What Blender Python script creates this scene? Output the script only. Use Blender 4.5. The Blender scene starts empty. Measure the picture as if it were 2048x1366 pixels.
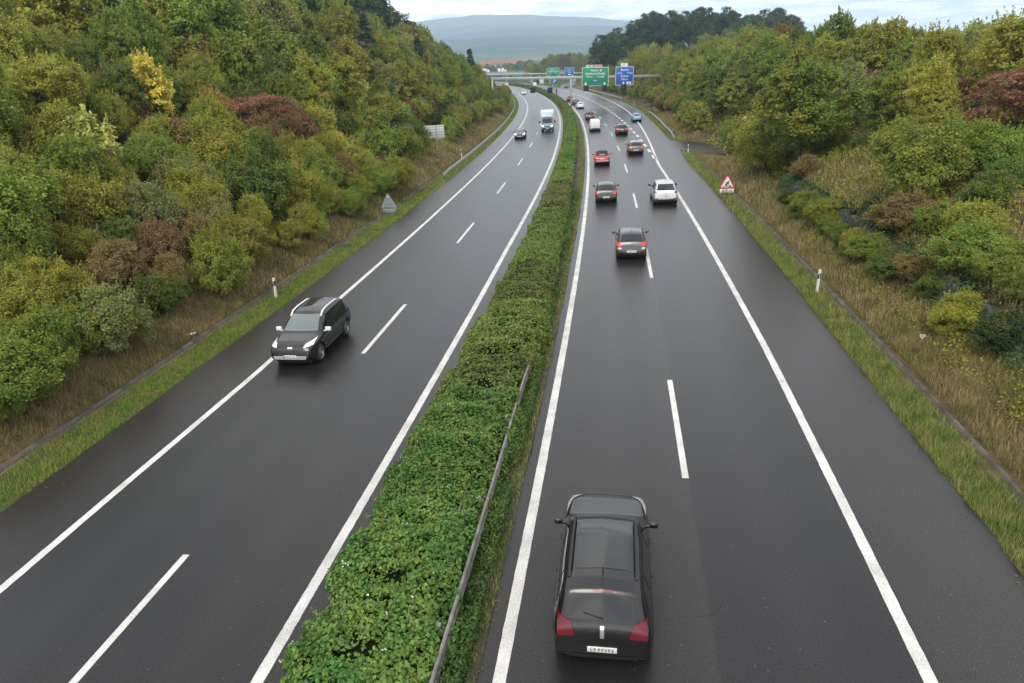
# Motorway seen from an overbridge: two carriageways, a hedge between them, wooded banks, traffic and gantries.
import bpy, bmesh, math, random
import numpy as np
from mathutils import Vector, Matrix
from mathutils.bvhtree import BVHTree

sc = bpy.context.scene
COL = sc.collection
rad = math.radians

# ------------------------------------------------------------------ camera
CAM_H = 10.1766
PITCH, ROLL = rad(21.8178), rad(-3.2)
fw = np.array([0, math.cos(PITCH), -math.sin(PITCH)])
rt = np.array([1.0, 0, 0])
up = np.cross(rt, fw)
RR = math.cos(ROLL)*rt + math.sin(ROLL)*up
UU = -math.sin(ROLL)*rt + math.cos(ROLL)*up
cam = bpy.data.cameras.new('camera')
cam.sensor_width = 36.0
cam.lens = 1365.0/2048*36
cam.clip_start = 0.1
cam.clip_end = 20000
camo = bpy.data.objects.new('camera', cam)
COL.objects.link(camo)
camo.matrix_world = Matrix(((RR[0], UU[0], -fw[0], 0), (RR[1], UU[1], -fw[1], 0),
                            (RR[2], UU[2], -fw[2], CAM_H), (0, 0, 0, 1)))
sc.camera = camo

# ------------------------------------------------------------------ sky, sun, exposure
SUN_ELEV, SUN_ROT = rad(48), rad(200)
world = bpy.data.worlds.new('World')
sc.world = world
world.use_nodes = True
wt = world.node_tree
wn, wl = wt.nodes, wt.links
bg = wn['Background']
sky = wn.new('ShaderNodeTexSky')
sky.sky_type = 'NISHITA'
sky.sun_disc = False
sky.sun_elevation = SUN_ELEV
sky.sun_rotation = SUN_ROT
tc = wn.new('ShaderNodeTexCoord')
sep = wn.new('ShaderNodeSeparateXYZ')
wl.new(tc.outputs['Generated'], sep.inputs[0])
def wmath(op, a, b=None, clamp=False):
    n = wn.new('ShaderNodeMath'); n.operation = op; n.use_clamp = clamp
    for i, v in enumerate((a, b)):
        if v is None: continue
        if isinstance(v, (int, float)): n.inputs[i].default_value = v
        else: wl.new(v, n.inputs[i])
    return n.outputs[0]
den = wmath('ADD', wmath('MAXIMUM', sep.outputs[2], 0.0), 0.09)
cx = wmath('DIVIDE', sep.outputs[0], den)
cy = wmath('DIVIDE', sep.outputs[1], den)
comb = wn.new('ShaderNodeCombineXYZ')
wl.new(cx, comb.inputs[0]); wl.new(cy, comb.inputs[1])
n1 = wn.new('ShaderNodeTexNoise'); n1.inputs['Scale'].default_value = 0.55; n1.inputs['Detail'].default_value = 7
n1.inputs['Roughness'].default_value = 0.55; n1.inputs['Distortion'].default_value = 0.4
mp = wn.new('ShaderNodeMapping'); mp.inputs['Location'].default_value = (3.1, 1.7, 0.0)
wl.new(comb.outputs[0], mp.inputs[0]); wl.new(mp.outputs[0], n1.inputs['Vector'])
n2 = wn.new('ShaderNodeTexNoise'); n2.inputs['Scale'].default_value = 2.1; n2.inputs['Detail'].default_value = 6
mp2 = wn.new('ShaderNodeMapping'); mp2.inputs['Location'].default_value = (7.3, 2.2, 1.0)
wl.new(comb.outputs[0], mp2.inputs[0]); wl.new(mp2.outputs[0], n2.inputs['Vector'])
cr = wn.new('ShaderNodeValToRGB')                                   # how closed the cloud is
cr.color_ramp.elements[0].position = 0.22; cr.color_ramp.elements[0].color = (0.8, 0.8, 0.8, 1)
cr.color_ramp.elements[1].position = 0.50; cr.color_ramp.elements[1].color = (1, 1, 1, 1)
wl.new(n1.outputs['Fac'], cr.inputs[0])
cl = wn.new('ShaderNodeValToRGB')                                   # grey bellies, white tops
cl.color_ramp.elements[0].position = 0.40; cl.color_ramp.elements[0].color = (6.1, 6.6, 7.2, 1)
cl.color_ramp.elements[1].position = 0.57; cl.color_ramp.elements[1].color = (12.4, 11.8, 11.2, 1)
wl.new(n2.outputs['Fac'], cl.inputs[0])
mx = wn.new('ShaderNodeMix'); mx.data_type = 'RGBA'
wl.new(cr.outputs[0], mx.inputs['Factor']); wl.new(sky.outputs[0], mx.inputs['A']); wl.new(cl.outputs[0], mx.inputs['B'])
# the cloud bank low over the valley is the brightest part of the sky
low = wn.new('ShaderNodeMapRange'); low.inputs[1].default_value = 0.03; low.inputs[2].default_value = 0.26; low.inputs[3].default_value = 2.25; low.inputs[4].default_value = 1.0
low.interpolation_type = 'SMOOTHSTEP'
wl.new(sep.outputs[2], low.inputs[0])
sc_n = wn.new('ShaderNodeVectorMath'); sc_n.operation = 'SCALE'
wl.new(mx.outputs['Result'], sc_n.inputs[0]); wl.new(low.outputs[0], sc_n.inputs['Scale'])
wl.new(sc_n.outputs[0], bg.inputs[0])
bg.inputs[1].default_value = 0.1
sun = bpy.data.lights.new('sun', 'SUN')
sun.energy = 1.5
sun.angle = rad(25)
sun.color = (1.0, 0.92, 0.82)
suno = bpy.data.objects.new('sun', sun)
COL.objects.link(suno)
# sky sun_rotation runs clockwise from +Y; point the lamp the same way
sdir = Vector((math.sin(SUN_ROT)*math.cos(SUN_ELEV), math.cos(SUN_ROT)*math.cos(SUN_ELEV), math.sin(SUN_ELEV)))
suno.rotation_euler = sdir.to_track_quat('Z', 'Y').to_euler()
sc.view_settings.view_transform = 'Standard'
sc.view_settings.look = 'None'
sc.view_settings.exposure = 0.62
sc.view_settings.gamma = 1.0
sc.cycles.max_bounces = 6
sc.cycles.diffuse_bounces = 3
sc.cycles.glossy_bounces = 3
sc.cycles.transmission_bounces = 3
sc.cycles.volume_bounces = 3

# ------------------------------------------------------------------ road frame: s along the road, o across it (0 = inner edge line of the right carriageway)
K0, K1, K2, K3, K4 = -2.16299825, 1.76112082e-01, -6.25424951e-04, -8.97818490e-07, 2.39518527e-09
_S = np.arange(-80, 1000.01, 0.25)
def _head(s):
    sp = np.clip(s, 0, 440)
    h = K1 + K2*sp + K3*sp**2/2 + K4*sp**3/6 + 3e-4*np.maximum(0, sp-220)
    return h + np.where(s > 440, -4.9e-4*(s-440), 0)
_Hd = _head(_S)
_i0 = int(np.argmin(abs(_S)))
def _cum(f):
    c = np.concatenate([[0], np.cumsum((f[1:]+f[:-1])/2*0.25)])
    return c - c[_i0]
_X = K0 + _cum(np.sin(_Hd)); _Y = _cum(np.cos(_Hd))
def heading(s): return float(np.interp(s, _S, _Hd))
def Wv(s, o, z):
    s = np.asarray(s, float); o = np.asarray(o, float)
    h = np.interp(s, _S, _Hd)
    return np.stack([np.interp(s, _S, _X)+o*np.cos(h), np.interp(s, _S, _Y)-o*np.sin(h), np.broadcast_to(z, s.shape)], -1)
def Wp(s, o, z=0.0):
    return Vector(Wv(np.array([s]), np.array([o]), np.array([z]))[0])
def pix(P):
    d = np.asarray(P, float) - np.array([0, 0, CAM_H])
    z = d@fw
    return 1024+1365*(d@RR)/z, 683-1365*(d@UU)/z
_es = [-80, 75, 86, 100, 124, 163, 202, 300, 330, 357, 400, 435, 475, 520, 640]
_ee = [10.25, 10.3, 10.9, 11.1, 11.95, 13.8, 14.58, 14.7, 15.6, 17.9, 25.6, 34.6, 44.5, 57, 95]
def edge_r(s): return np.interp(s, _es, _ee)

# ------------------------------------------------------------------ helpers
rng = np.random.default_rng(11)
random.seed(5)
def _h(ix, iy, seed):
    n = (ix*374761393 + iy*668265263 + seed*1442695041) & 0x7fffffff
    n = (n ^ (n >> 13)) * 1274126177 & 0x7fffffff
    return ((n ^ (n >> 16)) & 0xffff)/65535.0
def vnoise(x, y, seed=0):
    x = np.asarray(x, float); y = np.asarray(y, float)
    ix = np.floor(x).astype(np.int64); iy = np.floor(y).astype(np.int64)
    fx = x-ix; fy = y-iy
    fx = fx*fx*(3-2*fx); fy = fy*fy*(3-2*fy)
    a = _h(ix, iy, seed); b = _h(ix+1, iy, seed); c = _h(ix, iy+1, seed); d = _h(ix+1, iy+1, seed)
    return a*(1-fx)*(1-fy)+b*fx*(1-fy)+c*(1-fx)*fy+d*fx*fy
def fbm(x, y, seed=0, oc=4):
    v = 0; amp = 0.5
    for k in range(oc):
        v = v + amp*vnoise(x*2**k, y*2**k, seed+k); amp *= .5
    return v

def tag(o, label=None, cat=None, group=None, kind=None):
    if label: o['label'] = label
    if cat: o['category'] = cat
    if group: o['group'] = group
    if kind: o['kind'] = kind
    return o
def empty(name, loc, rz=0.0):
    o = bpy.data.objects.new(name, None)
    o.empty_display_size = 0.3
    COL.objects.link(o)
    o.location = loc
    o.rotation_euler = (0, 0, rz)
    return o
def link(name, me, mat=None, parent=None):
    if mat is not None and not me.materials: me.materials.append(mat)
    o = bpy.data.objects.new(name, me)
    COL.objects.link(o)
    if parent is not None: o.parent = parent
    return o
def np_mesh(name, V, Fq, attrs=None, smooth=False, uv=None):
    """V (n,3); Fq (m,k) constant-size faces"""
    V = np.ascontiguousarray(V, dtype=np.float32); Fq = np.ascontiguousarray(Fq, dtype=np.int32)
    me = bpy.data.meshes.new(name)
    m, k = Fq.shape
    me.vertices.add(len(V)); me.vertices.foreach_set('co', V.ravel())
    me.loops.add(m*k); me.loops.foreach_set('vertex_index', Fq.ravel())
    me.polygons.add(m)
    me.polygons.foreach_set('loop_start', np.arange(0, m*k, k, dtype=np.int32))
    me.polygons.foreach_set('loop_total', np.full(m, k, dtype=np.int32))
    if smooth: me.polygons.foreach_set('use_smooth', np.ones(m, dtype=bool))
    if uv is not None:
        u = me.uv_layers.new(name='UVMap')
        u.data.foreach_set('uv', np.ascontiguousarray(uv[Fq.ravel()], dtype=np.float32).ravel())
    me.update(calc_edges=True)
    for nm, a in (attrs or {}).items():
        at = me.attributes.new(nm, 'FLOAT', 'FACE')
        at.data.foreach_set('value', np.ascontiguousarray(a, dtype=np.float32))
    return me

class MB:
    """collects boxes, tubes, quads into one mesh"""
    def __init__(self): self.v = []; self.f = []; self.sm = []
    def add(self, vs, fs, sm=False):
        b = len(self.v); self.v += [tuple(v) for v in vs]
        self.f += [tuple(i+b for i in f) for f in fs]; self.sm += [sm]*len(fs)
        return self
    def box(self, c, d, M=None):
        x, y, z = d[0]/2, d[1]/2, d[2]/2
        vs = [Vector((sx*x, sy*y, sz*z)) for sz in (-1, 1) for sy in (-1, 1) for sx in (-1, 1)]
        if M is not None: vs = [M@v for v in vs]
        vs = [v+Vector(c) for v in vs]
        return self.add(vs, [(0, 2, 3, 1), (4, 5, 7, 6), (0, 1, 5, 4), (2, 6, 7, 3), (0, 4, 6, 2), (1, 3, 7, 5)])
    def rbox(self, c, d, r, M=None):
        """box with chamfered edges"""
        bm = bmesh.new(); bmesh.ops.create_cube(bm, size=1)
        for v in bm.verts: v.co = Vector((v.co.x*d[0], v.co.y*d[1], v.co.z*d[2]))
        bmesh.ops.bevel(bm, geom=bm.edges[:], offset=r, segments=2, affect='EDGES', profile=.5)
        vs = [(M@v.co if M is not None else v.co)+Vector(c) for v in bm.verts]
        fs = [[v.index for v in f.verts] for f in bm.faces]
        bm.free()
        return self.add(vs, fs, True)
    def tube(self, pts, rs, n=8, cap=True):
        pts = [Vector(p) for p in pts]
        if isinstance(rs, (int, float)): rs = [rs]*len(pts)
        vs = []; fs = []
        for i, p in enumerate(pts):
            t = (pts[min(i+1, len(pts)-1)]-pts[max(i-1, 0)]).normalized()
            a = t.orthogonal().normalized() if i == 0 else (a - t*a.dot(t)).normalized()
            b = t.cross(a)
            for j in range(n):
                q = 2*math.pi*j/n
                vs.append(p+(a*math.cos(q)+b*math.sin(q))*rs[i])
        for i in range(len(pts)-1):
            for j in range(n):
                fs.append((i*n+j, i*n+(j+1) % n, (i+1)*n+(j+1) % n, (i+1)*n+j))
        if cap:
            fs.append(tuple(range(n-1, -1, -1))); fs.append(tuple((len(pts)-1)*n+j for j in range(n)))
        return self.add(vs, fs, True)
    def lathe(self, prof, n, M=None):
        """prof (r, h) about local X axis"""
        vs = []; fs = []
        for r, hh in prof:
            for j in range(n):
                q = 2*math.pi*j/n
                v = Vector((hh, r*math.cos(q), r*math.sin(q)))
                vs.append(M@v if M is not None else v)
        for i in range(len(prof)-1):
            for j in range(n):
                fs.append((i*n+j, i*n+(j+1) % n, (i+1)*n+(j+1) % n, (i+1)*n+j))
        return self.add(vs, fs, True)
    def prism(self, poly, depth, M):
        """poly in local xz, extruded along local y by depth"""
        n = len(poly)
        vs = [M@Vector((p[0], 0, p[1])) for p in poly]+[M@Vector((p[0], depth, p[1])) for p in poly]
        fs = [tuple(range(n)), tuple(range(2*n-1, n-1, -1))]+[(i, i+n, (i+1) % n+n, (i+1) % n) for i in range(n)]
        return self.add(vs, fs)
    def mesh(self, name, mat=None):
        me = bpy.data.meshes.new(name)
        me.from_pydata(self.v, [], self.f)
        me.polygons.foreach_set('use_smooth', self.sm)
        me.update()
        if mat: me.materials.append(mat)
        return me
    def build(self, name, mat, parent=None):
        return link(name, self.mesh(name, mat), None, parent)

# ------------------------------------------------------------------ materials
class Nt:
    def __init__(self, name):
        self.m = bpy.data.materials.new(name); self.m.use_nodes = True
        self.n = self.m.node_tree.nodes; self.l = self.m.node_tree.links
        self.p = self.n['Principled BSDF']; self.out = self.n['Material Output']
    def new(self, t, **kw):
        x = self.n.new(t)
        for k, v in kw.items():
            setattr(x, k, v)
        return x
    def math(self, op, a, b=None, clamp=False):
        x = self.n.new('ShaderNodeMath'); x.operation = op; x.use_clamp = clamp
        for i, v in enumerate((a, b)):
            if v is None: continue
            if isinstance(v, (int, float)): x.inputs[i].default_value = v
            else: self.l.new(v, x.inputs[i])
        return x.outputs[0]
    def mix(self, f, a, b, blend='MIX'):
        x = self.n.new('ShaderNodeMix'); x.data_type = 'RGBA'; x.blend_type = blend
        for s, v in (('Factor', f), ('A', a), ('B', b)):
            if isinstance(v, (int, float)): x.inputs[s].default_value = v
            elif isinstance(v, tuple): x.inputs[s].default_value = v if len(v) == 4 else (*v, 1)
            else: self.l.new(v, x.inputs[s])
        return x.outputs['Result']
    def noise(self, scale, detail=4, vec=None, rough=.55):
        x = self.n.new('ShaderNodeTexNoise')
        x.inputs['Scale'].default_value = scale; x.inputs['Detail'].default_value = detail; x.inputs['Roughness'].default_value = rough
        if vec is not None: self.l.new(vec, x.inputs['Vector'])
        return x.outputs['Fac']
    def ramp(self, f, stops):
        x = self.n.new('ShaderNodeValToRGB')
        e = x.color_ramp.elements
        while len(e) < len(stops): e.new(.5)
        for el, (p, c) in zip(e, stops):
            el.position = p; el.color = (*c, 1) if len(c) == 3 else c
        self.l.new(f, x.inputs[0])
        return x.outputs[0]
    def coord(self, which='Object'):
        return self.n.new('ShaderNodeTexCoord').outputs[which]
    def bump(self, h, strength=.3, dist=.02):
        b = self.n.new('ShaderNodeBump'); b.inputs['Strength'].default_value = strength; b.inputs['Distance'].default_value = dist
        self.l.new(h, b.inputs['Height']); self.l.new(b.outputs[0], self.p.inputs['Normal'])
    def set(self, **kw):
        for k, v in kw.items():
            k = k.replace('_', ' ')
            if isinstance(v, (int, float)): self.p.inputs[k].default_value = v
            elif isinstance(v, tuple): self.p.inputs[k].default_value = v if len(v) == 4 else (*v, 1)
            else: self.l.new(v, self.p.inputs[k])
        return self

def plain(name, col, rough=.5, metal=0.0, var=.12, scale=6.0, coat=0.0, spec=.5, emit=None, es=1.0):
    t = Nt(name)
    f = t.noise(scale, 3, t.coord('Object'))
    c = t.mix(f, tuple(max(0, x*(1-var)) for x in col), tuple(min(1, x*(1+var)) for x in col))
    t.set(Base_Color=c, Roughness=rough, Metallic=metal, Coat_Weight=coat, Specular_IOR_Level=spec)
    if emit: t.set(Emission_Color=emit, Emission_Strength=es)
    return t.m
M = {}
M['steel'] = plain('galvanised_steel', (.36, .37, .37), .45, .6, .25, 3)
M['old_steel'] = plain('weathered_steel', (.20, .19, .18), .65, .3, .85, 4.5)
M['grey_metal'] = plain('grey_sheet_metal', (.25, .28, .31), .5, .3, .15, 2)
M['pale_metal'] = plain('pale_sheet_metal', (.52, .52, .5), .5, .2, .15, 2)
M['black'] = plain('black_plastic', (.012, .012, .013), .5)
M['rubber'] = plain('tyre_rubber', (.014, .014, .014), .8)
M['under'] = plain('underbody', (.006, .006, .006), .9)
M['rim'] = plain('alloy_rim', (.25, .25, .26), .3, .8)
M['dark_rim'] = plain('dark_alloy_rim', (.06, .06, .06), .35, .7)
M['glass'] = plain('car_glass', (.012, .015, .017), .05, 0, .05, coat=0, spec=.7)
M['pale_glass'] = plain('bright_car_glass', (.10, .12, .125), .06, 0, .1, spec=1.0)
M['chrome'] = plain('bright_trim', (.6, .6, .6), .25, .9)
M['silver_trim'] = plain('silver_trim', (.5, .5, .51), .35, .5)
M['red_lamp'] = plain('tail_lamp', (.11, .006, .010), .2, 0, .2, 20)
M['red_lamp_lit'] = plain('lit_tail_lamp', (.55, .02, .015), .2, 0, .2, 20, emit=(1, .03, .02, 1), es=.45)
M['head_lamp'] = plain('headlamp_glass', (.5, .5, .48), .12, .3, .3, 20)
M['head_lamp_lit'] = plain('lit_headlamp', (.8, .8, .78), .2, 0, .1, 20, emit=(1, .98, .92, 1), es=1.1)
M['head_lamp_drl'] = plain('running_lamp', (.55, .55, .52), .15, .2, .3, 25, emit=(1, .98, .9, 1), es=.22)
M['plate'] = plain('number_plate', (.62, .62, .6), .4)
M['plate_ink'] = plain('plate_characters', (.03, .03, .03), .5)
M['white_paint'] = plain('white_paint', (.72, .72, .72), .3, 0, .04, coat=.5)
M['sign_white'] = plain('sign_white', (.7, .7, .7), .5, 0, .06, 2)
M['sign_red'] = plain('sign_red', (.45, .02, .03), .45, 0, .1, 4)
M['sign_black'] = plain('sign_black', (.012, .012, .012), .5)
M['sign_green'] = plain('sign_green', (.006, .22, .115), .5, 0, .06, 1)
M['sign_blue'] = plain('sign_blue', (.008, .09, .38), .5, 0, .06, 1)
M['post_white'] = plain('guide_post_white', (.62, .62, .59), .5, 0, .15, 5)
M['concrete'] = plain('concrete', (.26, .25, .235), .85, 0, .3, .6)
M['bark'] = plain('bark', (.06, .048, .035), .9, 0, .35, 5)
M['paper'] = plain('white_paper', (.7, .7, .68), .8)
# ------------------------------------------------------------------ terrain
def T(s, o):
    """height of the ground beside the road"""
    s = np.asarray(s, float); o = np.asarray(o, float)
    a = -o
    f = np.interp(s, [-80, 200, 300, 360, 640], [1, 1, .5, .3, .25])
    zl = np.interp(a, [0, 13.9, 14.02, 15.5, 16, 17, 25, 38, 60, 400], [-.15, -.15, -.02, .0, .1, .75, 4.6, 11.0, 13.5, 15])
    zl = np.where(zl > .8, .8+(zl-.8)*f, zl)
    b = o-(edge_r(s)-10.25)
    base = np.interp(b, [0, 10.1, 10.3, 11.4, 12.0, 14.2, 20, 30, 45, 60, 400], [-.15, -.15, -.02, .0, .12, .8, 2.6, 5.4, 7.2, 8.6, 12])
    wallk = np.interp(s, [-80, 14, 18, 52, 56, 640], [1.1, 1.1, 1.1, 1.1, 0, 0])
    base = base + wallk*np.clip((b-14.25)/.7, 0, 1)*np.clip((40-b)/20, 0, 1)
    far = np.interp(s, [-80, 130, 200, 300, 420, 640], [1, 1, 1.1, 1.3, .7, .5])
    base = np.where(base > .8, .8+(base-.8)*far, base)
    # level strip for the side track
    for (s1, o1), (s2, o2) in (((93, 10), (80.5, 17)), ((80.5, 17), (70, 30))):
        dx, dy = s2-s1, o2-o1; L = dx*dx+dy*dy
        t = np.clip(((s-s1)*dx+(o-o1)*dy)/L, 0, 1)
        d = np.hypot(s-s1-t*dx, o-o1-t*dy)
        k = np.clip((d-4.5)/3.5, 0, 1)
        base = np.where(base > .0, base*k, base)
    z = np.where(o < -2, zl, base)
    z = np.where((o >= -2) & (b < 10.1), -.15, z)
    z = np.where((o > -3.72) & (o < -.30), .03, z)
    amp = np.clip(np.where(o < 0, a-16.5, b-12.5)/6, 0, 1)
    z = z + amp*(fbm(s*.16+50, o*.16, 3)-.5)*1.6 + np.clip(amp*3, 0, 1)*(fbm(s*.9, o*.9+9, 8)-.5)*.25
    return z
Sg = np.concatenate([np.arange(-40, 130, 1.2), np.arange(130, 260, 3), np.arange(260, 641, 8)])
Lg = np.concatenate([-np.array([190, 150, 120, 95, 80, 70]), np.arange(-62, -17, 1.4), [-16.6, -16.2, -15.9, -15.6, -15.0, -14.4, -14.05, -13.85, -8, -2.5]])
Rg = np.concatenate([[-1.5, 4, 10.0, 10.15, 10.3, 10.7, 11.2, 11.5, 11.9, 12.4, 13, 13.6, 14.2, 14.55, 14.9, 15.5], np.arange(16.3, 62, 1.4), [68, 80, 95, 120, 150, 190]])
gs, gl = np.meshgrid(Sg, np.concatenate([Lg, Rg]), indexing='ij')
go = gl + np.where(gl > 9, (edge_r(gs)-10.25)*np.clip((gl-9)/1.0, 0, 1), 0)
gz = np.where((go > -13.9) & (go < edge_r(gs)-.2), -.15, T(gs, go))
V = Wv(gs.ravel(), go.ravel(), gz.ravel())
nr, nc = gs.shape
idx = np.arange(nr*nc).reshape(nr, nc)
Fq = np.stack([idx[:-1, :-1], idx[:-1, 1:], idx[1:, 1:], idx[1:, :-1]], -1).reshape(-1, 4)
lm = (gl[:-1, :-1]+gl[1:, 1:]).ravel()/2
zone = np.where((lm > -15.7) & (lm < 11.5), 0.0, np.where((lm > -18.2) & (lm < 14.4), .5, 1.0))
me = np_mesh('terrain', V, Fq, {'zone': zone}, smooth=True)
t = Nt('bank_soil')
at = t.new('ShaderNodeAttribute', attribute_name='zone').outputs['Fac']
pos = t.new('ShaderNodeNewGeometry').outputs['Position']
nA = t.noise(.35, 5, pos); nB = t.noise(2.5, 5, pos); nC = t.noise(18, 3, pos)
verge = t.mix(nB, (.045, .075, .018), (.10, .11, .035))
bank = t.ramp(nB, [(.3, (.05, .055, .022)), (.5, (.12, .09, .045)), (.7, (.17, .125, .07))])
wood = t.ramp(nA, [(.3, (.03, .035, .014)), (.5, (.07, .065, .03)), (.66, (.16, .125, .075))])
c = t.mix(t.math('GREATER_THAN', at, .25), verge, bank)
c = t.mix(t.math('GREATER_THAN', at, .75), c, wood)
c = t.mix(t.math('MULTIPLY', nC, .6), c, (.02, .018, .01))
t.set(Base_Color=c, Roughness=.95, Specular_IOR_Level=.1)
t.bump(nC, .6, .08)
M['bank'] = t.m
tag(link('terrain', me, t.m), 'grassy cutting slopes rising on both sides of the motorway', 'terrain', kind='structure')

# wide ground out to the mountains: gentle plain, then the long slope up to the ridge
gy = np.concatenate([np.arange(-60, 660, 60), np.arange(660, 1500, 40), np.arange(1500, 7600, 75)])
gx = np.arange(-4600, 4700, 85)
yy, xx = np.meshgrid(gy, gx, indexing='ij')
rise = np.interp(yy, [-100, 640, 950, 1500, 2600, 3800, 4900, 6100, 6500, 7600], [-4, -3, 7, 20, 62, 130, 235, 392, 396, 300])
rough = np.clip((yy-900)/3300, 0, 1)
rise = rise + rough*((fbm(xx/950+4, yy/950, 21, 5)-.47)*165 + (fbm(xx/240, yy/240, 5, 4)-.47)*34)
rise = rise - np.clip((yy-4200)/1800, 0, 1)*np.interp(xx, [-1300, -430, 280, 1000, 1900, 4600], [20, -10, 8, 26, 0, -25])
rise = rise*np.interp(xx, [-4600, 900, 1600, 2150, 4600], [1, 1, .62, .22, .1])
inner = (yy < 700) & (np.abs(xx) < 400)
V = np.stack([xx, yy, rise], -1).reshape(-1, 3)
nr, nc = xx.shape
idx = np.arange(nr*nc).reshape(nr, nc)
Fq = np.stack([idx[:-1, :-1], idx[:-1, 1:], idx[1:, 1:], idx[1:, :-1]], -1).reshape(-1, 4)
t = Nt('far_fields')
pos = t.new('ShaderNodeNewGeometry').outputs['Position']
vo = t.new('ShaderNodeTexVoronoi'); vo.inputs['Scale'].default_value = .0062; vo.inputs['Randomness'].default_value = .9
t.l.new(pos, vo.inputs['Vector'])
sepc = t.new('ShaderNodeSeparateColor'); t.l.new(vo.outputs['Color'], sepc.inputs[0])
fields = t.ramp(sepc.outputs[0], [(.0, (.03, .06, .025)), (.35, (.035, .06, .03)), (.55, (.07, .10, .05)), (.75, (.11, .14, .07)), (.92, (.17, .16, .12))])
fields.node.color_ramp.interpolation = 'CONSTANT'
sp = t.new('ShaderNodeSeparateXYZ'); t.l.new(pos, sp.inputs[0])
nf = t.noise(.003, 6, pos); ng = t.noise(.012, 5, pos)
forest = t.mix(ng, (.012, .028, .016), (.035, .06, .03))
hz = t.math('MULTIPLY', t.math('SUBTRACT', sp.outputs[2], 45), 1/150)
fz = t.math('GREATER_THAN', t.math('ADD', hz, t.math('MULTIPLY', nf, 1.6)), 1.02)
c = t.mix(fz, fields, forest)
t.set(Base_Color=c, Roughness=1.0, Specular_IOR_Level=0.0)
tag(link('ground', np_mesh('ground', V, Fq, smooth=True), t.m), 'valley floor rising to a long blue mountain ridge', 'ground', kind='structure')

# ------------------------------------------------------------------ carriageways
def strip(name, s, oL, oR, z, nlat, mat, parent=None, kind=None):
    """ribbon between two offset lines, uv = (offset, s) in metres"""
    s = np.asarray(s, float)
    oL = np.broadcast_to(oL, s.shape); oR = np.broadcast_to(oR, s.shape)
    k = np.linspace(0, 1, nlat)
    oo = oL[:, None]*(1-k)+oR[:, None]*k
    ss = np.broadcast_to(s[:, None], oo.shape)
    zz = np.broadcast_to(np.asarray(z, float).reshape(-1, 1) if np.ndim(z) else z, oo.shape)
    V = Wv(ss.ravel(), oo.ravel(), zz.ravel())
    n = len(s); idx = np.arange(n*nlat).reshape(n, nlat)
    Fq = np.stack([idx[:-1, :-1], idx[:-1, 1:], idx[1:, 1:], idx[1:, :-1]], -1).reshape(-1, 4)
    me = np_mesh(name, V, Fq, smooth=True, uv=np.stack([oo.ravel(), ss.ravel()], -1))
    o = link(name, me, mat, parent)
    if kind: o['kind'] = kind
    return o

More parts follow.
